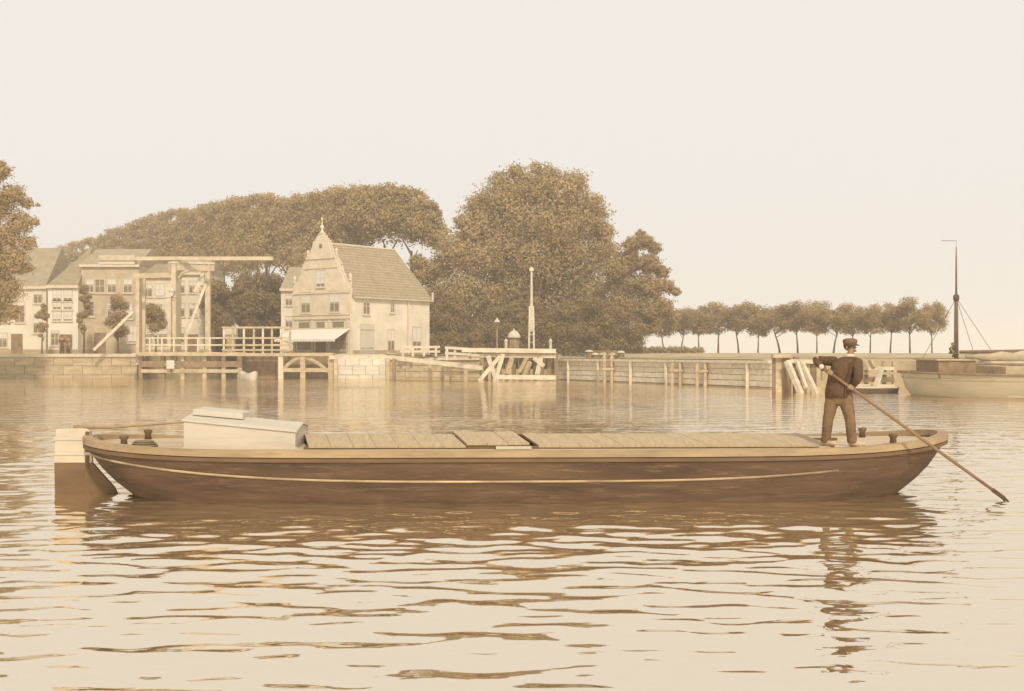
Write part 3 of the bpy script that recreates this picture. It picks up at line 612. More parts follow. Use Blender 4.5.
# lamp, kiosk, mast, posts
lp = thing('street_lamp', 'slender street lamp with pale top left of the domed kiosk', 'street lamp', (X_(497, 112), 112, 1.9))
H_ = at(0, 318, 112).z - 1.9
MB().lathe((0, 0, -.1), [(.13, 0), (.1, .5), (.05, .7), (.04, H_ - .75)], 8).build('pole', M['timber'], lp)
ln = MB(); ln.lathe((0, 0, H_ - .85), [(.08, 0), (.2, .45)], 6); ln = ln.build('lantern', M['glass'], lp)
MB().lathe((0, 0, H_ - .4), [(.3, 0), (.27, .1), (.12, .28), (.03, .4)], 8).build('cap', M['white'], ln)
lp2 = thing('street_lamp', 'street lamp with white lantern at the drawbridge portal', 'street lamp', (X_(171.5, 103), 103, 2.0)); H2 = at(0, 289, 103).z - 2.0
MB().lathe((0, 0, -1.5), [(.13, 0), (.1, 2.0), (.05, 2.2), (.04, H2 + .9)], 8).build('pole', M['timber_dark'], lp2)
MB().tube([(-.45, 0, H2 - .75), (.45, 0, H2 - .75)], .03, 6).build('crossbar', M['timber_dark'], lp2)
ln = MB(); ln.lathe((0, 0, H2 - .6), [(.1, 0), (.26, .45)], 6); ln = ln.build('lantern', M['blind'], lp2)
MB().lathe((0, 0, H2 - .15), [(.36, 0), (.3, .1), (.1, .25), (.03, .35)], 8).build('cap', M['white'], ln)

ks = thing('kiosk', 'small round kiosk with pale domed roof by the trees', 'kiosk', (X_(514, 111), 111, 1.9)); KH = at(0, 337, 111).z - 1.9; ks.scale = (.72, .72, 1)
MB().lathe((0, 0, -.1), [(.72, 0), (.7, .25), (.64, .27), (.64, KH)], 16).build('body', M['timber_dark'], ks, True)
for k in range(6):
    a = k * math.tau / 6 - .3; p = MB(); p.beam((.66*math.cos(a), .66*math.sin(a), .35), (.66*math.cos(a), .66*math.sin(a), KH - .1), .06, .1); p.build('batten', M['timber'], ks)
MB().lathe((0, 0, KH - .1), [(.7, 0), (.86, .02), (.84, .14), (.7, .4), (.42, .62), (.1, .72), (.05, .9)], 16).build('domed_roof', M['white'], ks, True)
for i, (px, yt, lab, m) in enumerate([(506, 338, 'short pale post between the lamp and the kiosk', 'timber_pale'), (550.5, 338, 'short white post right of the signal mast', 'white')]):
    t = thing('post', lab, 'post', (X_(px, 108), 108, 1.85)); hh = at(0, yt, 108).z - 1.85
    MB().lathe((0, 0, -.1), [(.15, 0), (.13, hh - .25)], 8).build('shaft', M[m], t); MB().lathe((0, 0, hh - .35), [(.17, 0), (.17, .1), (.04, .3)], 8).build('cap', M['white'], t)
sm = thing('signal_mast', 'tall pale signal mast with twin lower posts, in front of the domed tree', 'mast', (X_(531.5, 99.5), 99.5, 1.4)); z0 = 1.4; zt = at(0, 266, 99.5).z - z0; zm = at(0, 306, 99.5).z - z0
for s in (-.24, .24): MB().beam((s, 0, -.5), (s * .6, 0, zm), .15, .15).build('lower_post', M['timber_pale'], sm)
MB().lathe((0, 0, 0), [(.09, zm * .55), (.1, zm * .7), (.12, zm), (.11, zm + .3), (.08, zt - .4)], 8).build('topmast', M['timber_pale'], sm)
for k in range(7): z = .35 + k * zm / 7.3; q = .24 - .1 * z / zm; MB().box(-q, q, -.06, .06, z, z + .09).build('rung', M['timber'], sm)
MB().lathe((0, 0, zt - .45), [(.08, 0), (.2, .05), (.2, .2), (.14, .28), (.03, .38)], 10).build('cap', M['timber_pale'], sm)

# ------------------------------------------------------------------ drawbridge
br = thing('drawbridge', 'pale timber balance drawbridge with portal and long overhead beams', 'drawbridge', (X_(190, 104), 104, 0)); bo = br.location
def bb(a, b, wd, ht, nm, m='bridge', par=None): return MB(bo).beam(a, b, wd, ht).build(nm, M[m], par or br)
PD = [(174, 103.5), (208, 106.0)]      # portal posts: pixel, distance
for px, D in PD:
    a = at(px, 264, D); bb((a.x, a.y, 1.2), (a.x, a.y, a.z), .42, .42, 'portal_post', 'bridge')
    bb((a.x, a.y - .02, 1.9), (a.x, a.y - .02, 2.5), .6, .6, 'post_base', 'timber')
l, r = at(170, 267, 103.4), at(213, 268, 106.4); bb(l, r, .5, .55, 'crossbeam')
l, r = at(170, 262.5, 103.4), at(213, 263.5, 106.4); bb(l, r, .62, .18, 'cap_beam', 'timber_pale')
arc = [at(174 + 15 * (1 - math.cos(t_)), 294 - 23 * math.sin(t_), 103.6) for t_ in [i * math.pi / 12 for i in range(7)]]
MB(bo).tube(arc, .12, 6).build('curved_brace', M['timber'], br)
for (a, b, D0, D1) in (((206, 283), (184, 340), 105.8, 105.0), ((205, 268), (194, 292), 105.8, 105.4)): bb(at(*a, D0), at(*b, D1), .22, .24, 'diagonal_brace', 'timber_pale')
bb(at(133, 312, 104), at(94, 350, 104), .24, .24, 'diagonal_brace', 'timber_pale')
for dy_, D in ((0, 103.6), (.0, 107.0)):
    a, b = at(99, 258.5, D), at(273, 258.5, D); bb(a, b, .3, .32, 'balance_beam', 'bridge')
for px in (102, 140, 232, 270): bb(at(px, 258.6, 103.6), at(px + 1, 258.6, 107.0), .25, .25, 'tie_bar')
bb(at(100, 260, 104.0), at(136, 260, 104.0), .8, .75, 'counterweight', 'white')
for px in (258, 270):
    for D in (103.6, 107.0): MB(bo).tube([at(px, 260, D), at(px - 6, 350, D)], .045, 5).build('chain', M['iron'], br)
# second, smaller frame at the left abutment
for px, D in ((138, 104), (144, 107)): a = at(px, 276, D); bb((a.x, a.y, 1.2), (a.x, a.y, a.z), .28, .28, 'abutment_post')
bb(at(134, 276, 104), at(172, 275, 103.9), .3, .42, 'abutment_beam', 'brick_dark')
# deck planks and edge beams
for (y_, D, h) in ((354, 102.8, .32), (354, 108, .32)): bb(at(138, y_, D), at(246, y_, D), .3, h, 'edge_beam', 'timber')
xa, xb = X_(139, 105), X_(246, 105); n = 36
for i in range(n):
    x = xa + (xb - xa) * (i + .5) / n; bb((x, 103.0, 2.13), (x, 108, 2.13), (xb - xa) / n - .02, .08, 'deck_plank', 'timber_pale')
for px in (141, 163, 183, 205, 224, 240):
    for D in (103.2, 107.6): a = at(px, 356, D); bb((a.x, a.y, -.8), (a.x, a.y, 2.0), .34, .34, 'pile', 'timber_dark' if px in (163, 141) else 'timber')
for y_, m in ((364, 'timber_dark'), (371, 'timber')): bb(at(141, y_, 103.0), at(242, y_, 103.0), .15, .3 if y_ == 371 else .5, 'waling', m)
for px in range(150, 222, 12): a = at(px, 338, 103.0); bb((a.x, a.y, 2.1), a, .13, .13, 'rail_post', 'timber_pale')
for y_ in (338, 345): bb(at(146, y_, 103.0), at(222, y_, 103.0), .09, .12, 'hand_rail', 'timber_pale')

# tall fence and jetty right of the bridge
jt = thing('timber_jetty', 'timber jetty with tall lattice fence and arched braces right of the drawbridge', 'jetty', (X_(270, 103), 103, 0)); jo = jt.location
def jb(a, b, wd, ht, nm, m='timber', par=None): return MB(jo).beam(a, b, wd, ht).build(nm, M[m], par or jt)
jb(at(222, 354.5, 103), at(334, 354.5, 103), 1.2, .26, 'deck_beam')
for i, px in enumerate((224, 233, 244, 254, 263, 272, 281, 290)): a = at(px, 327 if px != 233 else 326, 103.2); jb((a.x, a.y, 2.0), a, .16, .16, 'fence_post', 'timber' if i % 2 else 'timber_pale')
for y_ in (327.5, 338, 345, 350): jb(at(222, y_, 103.1), at(291, y_, 103.1), .08, .16, 'fence_rail')
for px in (281, 303, 331): a = at(px, 353, 102.7); jb((a.x, a.y, -.8), a, .42, .42, 'pile', 'timber_pale' if px == 281 else 'timber')
for (x0, x1) in ((281, 301), (303, 329)):
    pts = [at(x0 + (x1 - x0) * k / 8, 358 + 14 * (1 - math.sin(math.pi * (.5 * k / 8 if x0 == 281 else .5 - .5 * k / 8))), 102.7) for k in range(9)]
    MB(jo).tube(pts, .16, 6).build('arched_brace', M['timber'], jt)
jb(at(283, 370, 102.7), at(331, 370, 102.7), .25, .34, 'waling')
jb(at(242, 366, 104.5), at(281, 366, 104.5), .12, 2.2, 'recess_shade_sheet', 'timber_dark')  # dark sheets stand in for the shade inside the jetty openings
jb(at(284, 365, 104.8), at(331, 365, 104.8), .12, 2.2, 'recess_shade_sheet', 'timber_dark')
bx_ = thing('white_box', 'small white box behind the lattice fence rails', 'box', at(231, 334, 104.2)); bx_.location.z = at(0, 334, 104.2).z
MB().box(-.52, .52, -.3, .3, -.35, .5).build('box_body', M['white'], bx_); MB().box(-.58, .58, -.36, .36, .5, .6).build('lid', M['white'], bx_)
MB().box(-.35, .35, -.2, .2, 2.0 - bx_.location.z, -.35).build('stand', M['timber'], bx_)
sb = thing('white_board', 'small white board fixed between piles under the drawbridge', 'board', at(170.5, 364.5, 102.6))
MB().box(-.33, .33, -.04, .04, -.36, .36).build('panel', M['white'], sb); MB().box(-.45, .45, .04, .1, -.05, .05).build('batten', M['timber'], sb)

def boat_hull(lh, bh, zb, g0, g1, L=None, n=24, rows=5, p=3.0, flat=.85, e=.5):
    """closed bluff hull, returns verts, faces (local, bow at +x)"""
    V = []; Fq = []
    prof = [(0.0, .90, .80), (.3, .955, .93), (.55, .98, .98), (.8, .99, 1.0), (1.0, 1.0, 1.0)]
    for q, sl, sb_ in prof:
        for side in (-1, 1):
            for i in range(n + 1):
                t_ = math.sin((i / n - .5) * math.pi); b = bh * sb_ * max(0, 1 - abs(t_) ** p) ** e
                g = g0 + (g1 - g0) * abs(t_) ** 4; V.append((t_ * lh * sl, side * b, zb + (g - zb) * q))
    m_ = n + 1
    for r_ in range(len(prof) - 1):
        for sd_ in range(2):
            for i in range(n):
                a = (r_ * 2 + sd_) * m_ + i; b = a + 2 * m_; Fq.append((a, a + 1, b + 1, b))
    for i in range(n): Fq.append((i, i + 1, m_ + i + 1, m_ + i))
    return V, Fq, (len(prof) - 1) * 2 * m_
# tiny white rowing boat by the jetty
rb = thing('rowing_boat', 'tiny white rowing boat in the dark gap under the jetty', 'rowing boat', (X_(248, 101.5), 101.5, 0), R(-55))
V, Fq, _ = boat_hull(1.5, .5, -.15, .42, .68); MB().add(V, Fq).build('hull', M['white'], rb, True)
for x in (-.7, .3): MB().box(x, x + .25, -.42, .42, .3, .34).build('thwart', M['timber'], rb)

# ------------------------------------------------------------------ dolphin, punt and jetty behind the boatman
dp = thing('mooring_dolphin', 'mooring dolphin of heavy posts with pale raking piles left of the boatman', 'dolphin', (X_(790, 68), 68, 0)); do = dp.location
def db(a, b, wd, m, nm): return MB(do).beam(a, b, wd, wd).build(nm, M[m], dp)
for px, w_, m in ((796, .3, 'timber_dark'), (803, .22, 'timber_dark'), (813, .26, 'timber_dark'), (774, .2, 'timber_dark'), (778, .34, 'timber'), (784, .34, 'timber_dark'), (789, .22, 'timber_dark'), (808, .22, 'timber'), (818, .24, 'timber')):
    a = at(px, 357 if px < 800 else 361, 68.5); db((a.x, a.y, -1), a, w_, m, 'post')
for (a, b) in (((787, 361), (801, 394)), ((801, 362), (816, 394)), ((797, 362), (806, 388))): db(at(*a, 67.8), at(*b, 67.0), .27 if a[0] != 797 else .18, 'timber_pale', 'raking_pile')
MB(do).beam(at(772, 356, 68.3), at(790, 356, 68.3), .6, .2).build('cap', M['timber'], dp)
MB(do).beam(at(790, 361, 68.2), at(822, 362, 68.2), .2, .22).build('waling', M['timber_pale'], dp)
MB(do).beam(at(790, 372, 68.9), at(822, 372, 68.9), .1, .95).build('board', M['timber_dark'], dp)  # dark board added to put shade into the gaps between the posts
dj = thing('landing_stage', 'low landing stage with crossed timbers right of the boatman', 'landing stage', (X_(875, 70), 70, 0)); so_ = dj.location
for px in (857, 866, 884, 894): a = at(px, 361, 70.5); MB(so_).beam((a.x, a.y, -1), a, .22, .22).build('post', M['timber'], dj)
for y_, m, h in ((368, 'timber_pale', .2), (373, 'timber', .16), (379, 'timber_dark', .3), (385, 'timber_pale', .12)): MB(so_).beam(at(853, y_, 70.3), at(894, y_ + .5, 70.3), .2, h).build('rail', M[m], dj)
for (a, b) in (((881, 369), (876, 387)), ((870, 360), (874, 368)), ((861, 359), (867, 369))): MB(so_).beam(at(*a, 69.7), at(*b, 69.4), .24 if a[0] == 881 else .16, .24).build('brace', M['timber_pale' if a[0] == 881 else 'timber'], dj)
pn = thing('punt', 'low dark punt with pale rim moored right of the boatman', 'punt', (X_(876, 67), 67.2, 0), R(2))
V, Fq, off = boat_hull(1.35, .6, -.15, .26, .34); MB().add(V, Fq).build('hull', M['hull'], pn, True)
for s in (-1, 1): MB().tube([(math.sin((i/12-.5)*math.pi)*1.35, s*.6*max(0, 1-abs(math.sin((i/12-.5)*math.pi))**3)**.5, .29) for i in range(13)], .04, 5).build('rim', M['white_warm'], pn)

# ------------------------------------------------------------------ big pale barge at the right
bg_ = thing('pale_barge', 'large pale bluff-bowed barge lying at the right edge', 'barge', (33.6, 61.6, 0), R(180) + R(-7))
V, Fq, off = boat_hull(13.2, 4.6, -.6, 1.12, 1.25, n=36, p=4.0); bh = MB().add(V, Fq).build('hull', M['barge'], bg_, True)
def ring(lh, b, z, r_, m, nm, par, p=4.0, e=.5, n=36, z1=None):
    for s in (-1, 1):
        pts = []
        for i in range(n + 1):
            t_ = math.sin((i/n - .5) * math.pi); pts.append((t_ * lh, s * b * max(0, 1 - abs(t_)**p)**e, z + ((z1 if z1 is not None else z) - z) * abs(t_)**4))
        MB().tube(pts, r_, 6).build(nm, M[m], par)
ring(13.3, 4.64, 1.12, .07, 'timber_dark', 'gunwale', bg_, z1=1.25)
ring(12.45, 4.35, .12, .08, 'white_warm', 'wale', bg_)
ring(13.1, 4.6, .82, .035, 'timber', 'wale', bg_, z1=.95)
dk = MB(); n = 30; vs = []
for i in range(n + 1):
    t_ = math.sin((i/n-.5)*math.pi); b = 4.5 * max(0, 1-abs(t_)**4)**.5; vs += [(t_*13.0, -b, 1.0), (t_*13.0, b, 1.0)]
dk.add(vs, [(2*i, 2*i+2, 2*i+3, 2*i+1) for i in range(n)]); dk.build('deck', M['deck'], bg_)
MB().box(10.1, 11.9, -2.6, 2.7, .95, 1.85).build('deckhouse', M['timber_dark'], bg_)
MB().box(10.0, 12.0, -2.7, 2.8, 1.85, 1.91).build('deckhouse_roof', M['timber'], bg_)
for k in range(14): MB().box(-8.5 + k * 1.24, -8.5 + k * 1.24 + 1.2, -3.1, 3.3, 1.0, 1.52 + .03 * (k % 2)).build('hatch_board', M['timber'], bg_)
# bow rub strakes
# ship with a mast behind the barge
sh = thing('sailing_ship', 'moored ship with tall dark mast and furled sail behind the pale barge', 'ship', (36.5, 73.0, 0), R(180) + R(-3))
V, Fq, off = boat_hull(11.5, 2.6, -.6, 1.5, 1.75, n=30); MB().add(V, Fq).build('hull', M['barge'], sh, True)
ring(11.55, 2.63, 1.5, .09, 'timber_dark', 'gunwale', sh, p=3.0, z1=1.75)
mb = at(959, 357, 73); lx = (36.5 - mb.x) ; zt = at(0, 262, 73).z
ms = MB().lathe((lx, 0, 0), [(.15, 1.2), (.125, 4.4), (.105, 5.8)], 10).build('mast', M['mast'], sh, True)
MB().lathe((lx, 0, 0), [(.075, 5.0), (.05, zt), (.03, at(0, 246, 73).z)], 8).build('topmast', M['mast'], ms, True)
MB().lathe((lx, 0, 0), [(.14, 5.4), (.19, 5.5), (.19, 5.72), (.12, 5.8)], 8).build('hounds', M['iron'], ms, True)
zp = at(0, 240, 73).z
MB().tube([(lx, 0, zp - .6), (lx, 0, zp), (lx + .9, 0, zp)], .018, 5).build('vane', M['iron'], ms)
for (x, z_) in ((lx - 1.75, 1.9), (lx - 2.9, 2.1), (lx + 6.5 - 4.9, 1.7)): MB().tube([(lx, 0, 5.6), (x, -1.8, z_)], .016, 5).build('stay', M['rope'], sh)
MB().tube([(lx - .2, 0, 2.28), (lx - 4, 0, 2.3), (lx - 11, .2, 2.34)], [.1, .14, .1], 8).build('boom', M['mast'], sh)
g = random.Random(3); pts = [(lx - .6 - i * .7, g.uniform(-.1, .1), 1.98 + g.uniform(-.06, .06)) for i in range(15)]
MB().tube(pts, [.12 + (.22 + g.uniform(-.05, .08)) * min(1, i / 3) for i in range(15)], 9).build('furled_sail', M['tarp'], sh, True)
MB().box(lx - 9, lx - 1.5, -1.6, 1.6, 1.35, 1.72).build('tarpaulin', M['tarp'], sh, bevel=.1)

# ------------------------------------------------------------------ people
def skinned(name, joints, edges, parent, m, sub=2, root=0):
    me = bpy.data.meshes.new(name); me.from_pydata([tuple(j[0]) for j in joints], edges, []); me.update(); me.materials.append(m)
    o = link_mesh(name, me, parent)
    md = o.modifiers.new('skin', 'SKIN'); md.use_smooth_shade = True
    for i, j in enumerate(joints):
        r = j[1]; me.skin_vertices[0].data[i].radius = (r, r) if not hasattr(r, '__len__') else r
        me.skin_vertices[0].data[i].use_root = (i == root)
    s = o.modifiers.new('subdivision', 'SUBSURF'); s.levels = sub; s.render_levels = sub
    return o
def ball(b, c, r, n=12, sc=(1, 1, 1)):
    vs = [(c[0] + r*sc[0]*math.sin(a)*math.cos(k*math.tau/n), c[1] + r*sc[1]*math.sin(a)*math.sin(k*math.tau/n), c[2] + r*sc[2]*math.cos(a)) for a in [math.pi*(i+.001)/8*.9999 for i in range(9)] for k in range(n)]
    fs = [(i*n+k, i*n+(k+1)%n, (i+1)*n+(k+1)%n, (i+1)*n+k) for i in range(8) for k in range(n)]
    b.add(vs, fs)
# the boatman; local frame of the empty at his feet, z up, x right, -y towards the camera
DM = 18.50; fx, fy, fz = X_(840, DM), DM, 0.83
man = thing('person', 'boatman in dark jacket and peaked cap pushing a long pole from the bow', 'person', (fx, fy, fz))
MAN_INFO = (fx, fy, fz)
def mp(px, py, dy=0.0):
    v = at(px, py, DM + dy); return Vector((v.x - fx, v.y - fy, v.z - fz))
J = {}
J['pel'] = mp(838.5, 391); J['waist'] = mp(839.5, 382, -.02); J['chest'] = mp(843.5, 368, -.05); J['neckb'] = mp(848, 358.5, -.05); J['neck'] = mp(849.5, 354.5, -.07)
J['shL'] = mp(833.5, 361.3, .06); J['elL'] = mp(816.0, 360.5, .10); J['wrL'] = mp(826, 369, -.14); J['haL'] = mp(829.0, 371.6, -.22)
J['shR'] = mp(857, 362.5, -.12); J['elR'] = mp(858.5, 377, -.26); J['wrR'] = mp(853, 387, -.42); J['haR'] = mp(850.0, 388.2, -.43)
J['hipL'] = mp(833, 396, .03); J['knL'] = mp(828, 420, -.06); J['anL'] = mp(825.5, 443.5, .05)
J['hipR'] = mp(845, 396, -.02); J['knR'] = mp(850, 419, -.14); J['anR'] = mp(852.0, 443.5, -.05)
J['head'] = mp(850.5, 347.5, -.09); J['top'] = mp(850.5, 341.5, -.08)
JN = ['pel', 'waist', 'chest', 'neckb', 'neck', 'shL', 'elL', 'wrL', 'shR', 'elR', 'wrR', 'hipL', 'knL', 'anL', 'hipR', 'knR', 'anR', 'head', 'top', 'haL', 'haR', 'toeL', 'toeR', 'chin']
J['toeL'] = J['anL'] + Vector((.10, -.13, -.06)); J['toeR'] = J['anR'] + Vector((.14, -.10, -.06)); J['chin'] = mp(851.3, 351, -.13)
rad = dict(pel=(.13, .10), waist=(.13, .1), chest=(.15, .11), neckb=(.06, .05), neck=(.048, .048), shL=.055, elL=.044, wrL=.028, shR=.055, elR=.044, wrR=.028, hipL=.09, knL=.058, anL=.04, hipR=.09, knR=.058, anR=.04, head=(.076, .09), top=(.07, .085), haL=.032, haR=.032, toeL=.035, toeR=.035, chin=(.045, .05))
ED = [('pel', 'waist'), ('waist', 'chest'), ('chest', 'neckb'), ('neckb', 'neck'), ('neckb', 'shL'), ('shL', 'elL'), ('elL', 'wrL'), ('wrL', 'haL'), ('neckb', 'shR'), ('shR', 'elR'), ('elR', 'wrR'), ('wrR', 'haR'), ('pel', 'hipL'), ('hipL', 'knL'), ('knL', 'anL'), ('anL', 'toeL'), ('pel', 'hipR'), ('hipR', 'knR'), ('knR', 'anR'), ('anR', 'toeR'), ('neck', 'chin'), ('chin', 'head'), ('head', 'top')]
jl = [(J[k], rad[k]) for k in JN]; el = [(JN.index(a), JN.index(b)) for a, b in ED]
# fingers: pole direction, curl around it
P0 = at(822.5, 367.5, DM - .20); P1 = at(1004, 498, 18.35)
pd = (P1 - P0).normalized()
def pole_pt(px):   # point of the pole nearest the given pixel column
    lo = 0.0; hi = 1.0
    for _ in range(40):
        m_ = (lo + hi) / 2; q = P0 + (P1 - P0) * m_
        if 512 + q.x / q.y * F < px: lo = m_
        else: hi = m_
    return P0 + (P1 - P0) * lo
O = Vector((fx, fy, fz)); gL, gR = pole_pt(829.5) - O, pole_pt(850.5) - O
side = pd.cross(Vector((0, 1, 0))).normalized()   # roughly up/right, perpendicular to the pole
def add_hand(key, g_, up, fwd):
    hi_ = JN.index(key)
    jl[hi_] = (g_ - fwd * .045 + up * .012, .032)
    wri = JN.index('wrL' if key == 'haL' else 'wrR')
    for k, ln_ in enumerate((.9, 1.0, .95, .8)):
        o_ = pd * (-.030 + .020 * k)
        pts = [g_ + o_ - fwd * .03 + up * .035, g_ + o_ + fwd * .012 * ln_ + up * .040, g_ + o_ + fwd * .038 * ln_ + up * .012, g_ + o_ + fwd * .036 * ln_ - up * .018, g_ + o_ + fwd * .012 - up * .034 * ln_]
        prev = hi_
        for q in pts: jl.append((q, .0098)); el.append((prev, len(jl) - 1)); prev = len(jl) - 1
    pts = [g_ - pd * .040 - fwd * .03 - up * .01, g_ - pd * .035 - fwd * .008 - up * .034, g_ - pd * .02 + fwd * .018 - up * .036]; prev = hi_
    for q in pts: jl.append((q, .0115)); el.append((prev, len(jl) - 1)); prev = len(jl) - 1
cam_dir = Vector((0, -1, 0))
add_hand('haL', gL, side, Vector((.1, -1, 0)).normalized()); add_hand('haR', gR, side, Vector((-.2, -1, 0)).normalized())
# wrists must lead into the hands
jl[JN.index('wrL')] = (gL + Vector((-.05, .085, .045)), .028); jl[JN.index('wrR')] = (gR + Vector((.055, .08, .02)), .028)
J['wrL'] = gL + Vector((-.05, .085, .045)); J['wrR'] = gR + Vector((.055, .08, .02))
body = skinned('body', jl, el, man, M['skin'])
hd = J['head']; fc = Vector((.55, -.83, -.12)).normalized(); rt = fc.cross(Vector((0, 0, 1))).normalized()
fb = MB()
fb.add([tuple(hd + fc * .085 + Vector((0, 0, .02)))] + [tuple(hd + fc * .08 + rt * s * .016 + Vector((0, 0, -.025))) for s in (-1, 1)] + [tuple(hd + fc * .115 + Vector((0, 0, -.022)))], [(0, 1, 3), (0, 3, 2), (1, 2, 3)])
fb.build('nose', M['skin'], man)
eb = MB(); [ball(eb, hd + fc * .078 + rt * s * .031 + Vector((0, 0, .012)), .011, 8) for s in (-1, 1)]; eb.build('eyes', M['hair'], man)
mo = MB(); mo.tube([hd + fc * .083 - rt * .032 + Vector((0, 0, -.052)), hd + fc * .098 + Vector((0, 0, -.04)), hd + fc * .083 + rt * .032 + Vector((0, 0, -.052))], [.006, .012, .006], 6); mo.build('moustache', M['hair'], man)
er = MB(); [ball(er, hd + rt * s * .082 + Vector((0, 0, -.005)), .026, 8, (.5, .8, 1)) for s in (-1, 1)]; er.build('ears', M['skin'], man)
hr = MB(); ball(hr, hd - fc * .02 + Vector((0, 0, .028)), .094, 14, (1, 1, .9)); hr.build('hair', M['hair'], man, True)
cp = MB(); cpos = hd + Vector((-.005, .01, .045)); cp.lathe(cpos, [(.098, 0), (.104, .02), (.112, .05), (.105, .078), (.06, .095), (.01, .098)], 16); cp_o = cp.build('cap', M['cap'], man, True)
pk = MB(); vs = []; 
for i in range(9):
    a = (i / 8 - .5) * 2.0; d_ = fc * math.cos(a) + rt * math.sin(a); d_.z = 0; d_.normalize()
    vs += [cpos + d_ * .095 + Vector((0, 0, .012)), cpos + d_ * (.095 + .06 * math.cos(a * .78)) + Vector((0, 0, -.012)), cpos + d_ * .095 + Vector((0, 0, .004)), cpos + d_ * (.095 + .06 * math.cos(a * .78)) + Vector((0, 0, -.019))]
pk.add(vs, [f for i in range(8) for f in ((4*i, 4*i+1, 4*i+5, 4*i+4), (4*i+2, 4*i+6, 4*i+7, 4*i+3), (4*i+1, 4*i+3, 4*i+7, 4*i+5))]); pk.build('peak', M['hair'], cp_o, True)
# clothes
def loft(b, rings, n=22, crease=.0, seed=1):
    """rings of (centre, rx, ry, axis) joined into one skin with soft cloth folds"""
    g = random.Random(seed); ph = [g.uniform(0, 6.28) for _ in range(6)]; vs = []; fs = []
    for i, (c, rx, ry, ax) in enumerate(rings):
        ax = Vector(ax).normalized(); u = (Vector((1, 0, 0)) if abs(ax.x) < .8 else Vector((0, 0, 1))); u = (u - ax * u.dot(ax)).normalized(); v = ax.cross(u)
        for k in range(n):
            t_ = k * math.tau / n; f = 1 + crease * (math.sin(3 * t_ + i * 1.1 + ph[0]) * .5 + math.sin(5 * t_ - i * 1.7 + ph[1]) * .35 + math.sin(i * 2.4 + 2 * t_ + ph[2]) * .5)
            vs.append(Vector(c) + u * rx * f * math.cos(t_) + v * ry * f * math.sin(t_))
    for i in range(len(rings) - 1):
        for k in range(n): fs.append((i*n+k, i*n+(k+1)%n, (i+1)*n+(k+1)%n, (i+1)*n+k))
    fs += [tuple(range(n)), tuple(range((len(rings)-1)*n, len(rings)*n))]
    b.add(vs, fs)
def limb(b, pts, rads, crease, seed, per=5, n=16, sq=1.0):
    P = [Vector(p) for p in pts]; rs = []
    N_ = (len(P) - 1) * per
    for i in range(N_ + 1):
        f = i / per; k = min(int(f), len(P) - 2); t_ = f - k
        p0 = P[max(k-1, 0)]; p1 = P[k]; p2 = P[k+1]; p3 = P[min(k+2, len(P)-1)]
        q = p1.lerp(p2, t_) * .55 + (.5 * ((2*p1) + (p2-p0)*t_ + (2*p0-5*p1+4*p2-p3)*t_*t_ + (3*p1-p0-3*p2+p3)*t_**3)) * .45
        r = rads[k] + (rads[k+1] - rads[k]) * t_; rs.append((q, r, r * sq, None))
    out = []
    for i, (q, rx, ry, _) in enumerate(rs):
        d = rs[min(i+1, len(rs)-1)][0] - rs[max(i-1, 0)][0]; out.append((q, rx, ry, d))
    loft(b, out, n, crease, seed)
up_ = Vector((0, 0, 1)); jb_ = MB()
T = lambda a, b, f: J[a].lerp(J[b], f)
hem = J['pel'] + Vector((0, 0, -.10))
nbk = J['neckb'] + Vector((0, 0, .035))
loft(jb_, [(hem, .205, .165, up_), (J['pel'], .208, .165, up_), (T('pel', 'waist', .6), .198, .158, up_), (J['waist'], .19, .15, up_), (T('waist', 'chest', .33), .196, .152, up_), (T('waist', 'chest', .66), .206, .158, up_),
           (J['chest'], .20, .155, up_), (T('chest', 'neckb', .35), .205, .15, up_), (T('chest', 'neckb', .62), .20, .14, up_), (T('chest', 'neckb', .85), .185, .125, up_), (J['neckb'], .14, .11, up_), (nbk + Vector((-.01, 0, -.012)), .095, .088, up_)], 26, .022, 4)
limb(jb_, [T('shL', 'chest', .25), J['shL'], J['elL'], J['elL'].lerp(J['wrL'], .93)], [.08, .08, .06, .042], .05, 5)
limb(jb_, [T('shR', 'chest', .25), J['shR'], J['elR'], J['elR'].lerp(J['wrR'], .93)], [.085, .088, .068, .048], .05, 6)
jk = jb_.build('jacket', M['jacket'], man, True)
# front opening and pocket flap
op = MB(); fo_ = [T('neckb', 'chest', .2) + Vector((.05, -.135, 0)), J['chest'] + Vector((.055, -.172, 0)), J['waist'] + Vector((.05, -.168, 0)), hem + Vector((.05, -.178, .01))]
op.tube(fo_, [.008, .01, .01, .01], 5); op.build('front_edge', M['hair'], jk)
cl = MB(); nb_ = J['neck'] + Vector((.0, -.01, -.035)); cl.lathe(nb_, [(.075, 0), (.078, .02), (.066, .045)], 12); cl.build('collar', M['linen'], man, True)
for k in range(4):
    b_ = MB(); q = J['chest'].lerp(J['waist'], k / 3) + Vector((.045, -.15 + .01 * k, .06 - .02 * k)); ball(b_, q, .013, 8); b_.build('button', M['iron'], jk)
tb_ = MB(); wst = J['waist'] + Vector((0, 0, -.02)); cr_ = J['pel'] + Vector((0, 0, -.16))
loft(tb_, [(wst, .16, .13, up_), (J['pel'], .185, .145, up_), (J['pel'] + Vector((-.0, 0, -.09)), .188, .148, up_), (cr_, .17, .135, up_), (cr_ + Vector((0, 0, -.07)), .12, .1, up_)], 22, .02, 8)
for k_, h_, sd_ in (('L', -1, 11), ('R', 1, 12)):
    top_ = J['hip' + k_] + Vector((0, 0, .06))
    limb(tb_, [top_, J['hip' + k_].lerp(J['kn' + k_], .4), J['kn' + k_], J['kn' + k_].lerp(J['an' + k_], .6), J['an' + k_] + Vector((0, -.01, .03))], [.106, .102, .08, .073, .076], .05, sd_, 6)
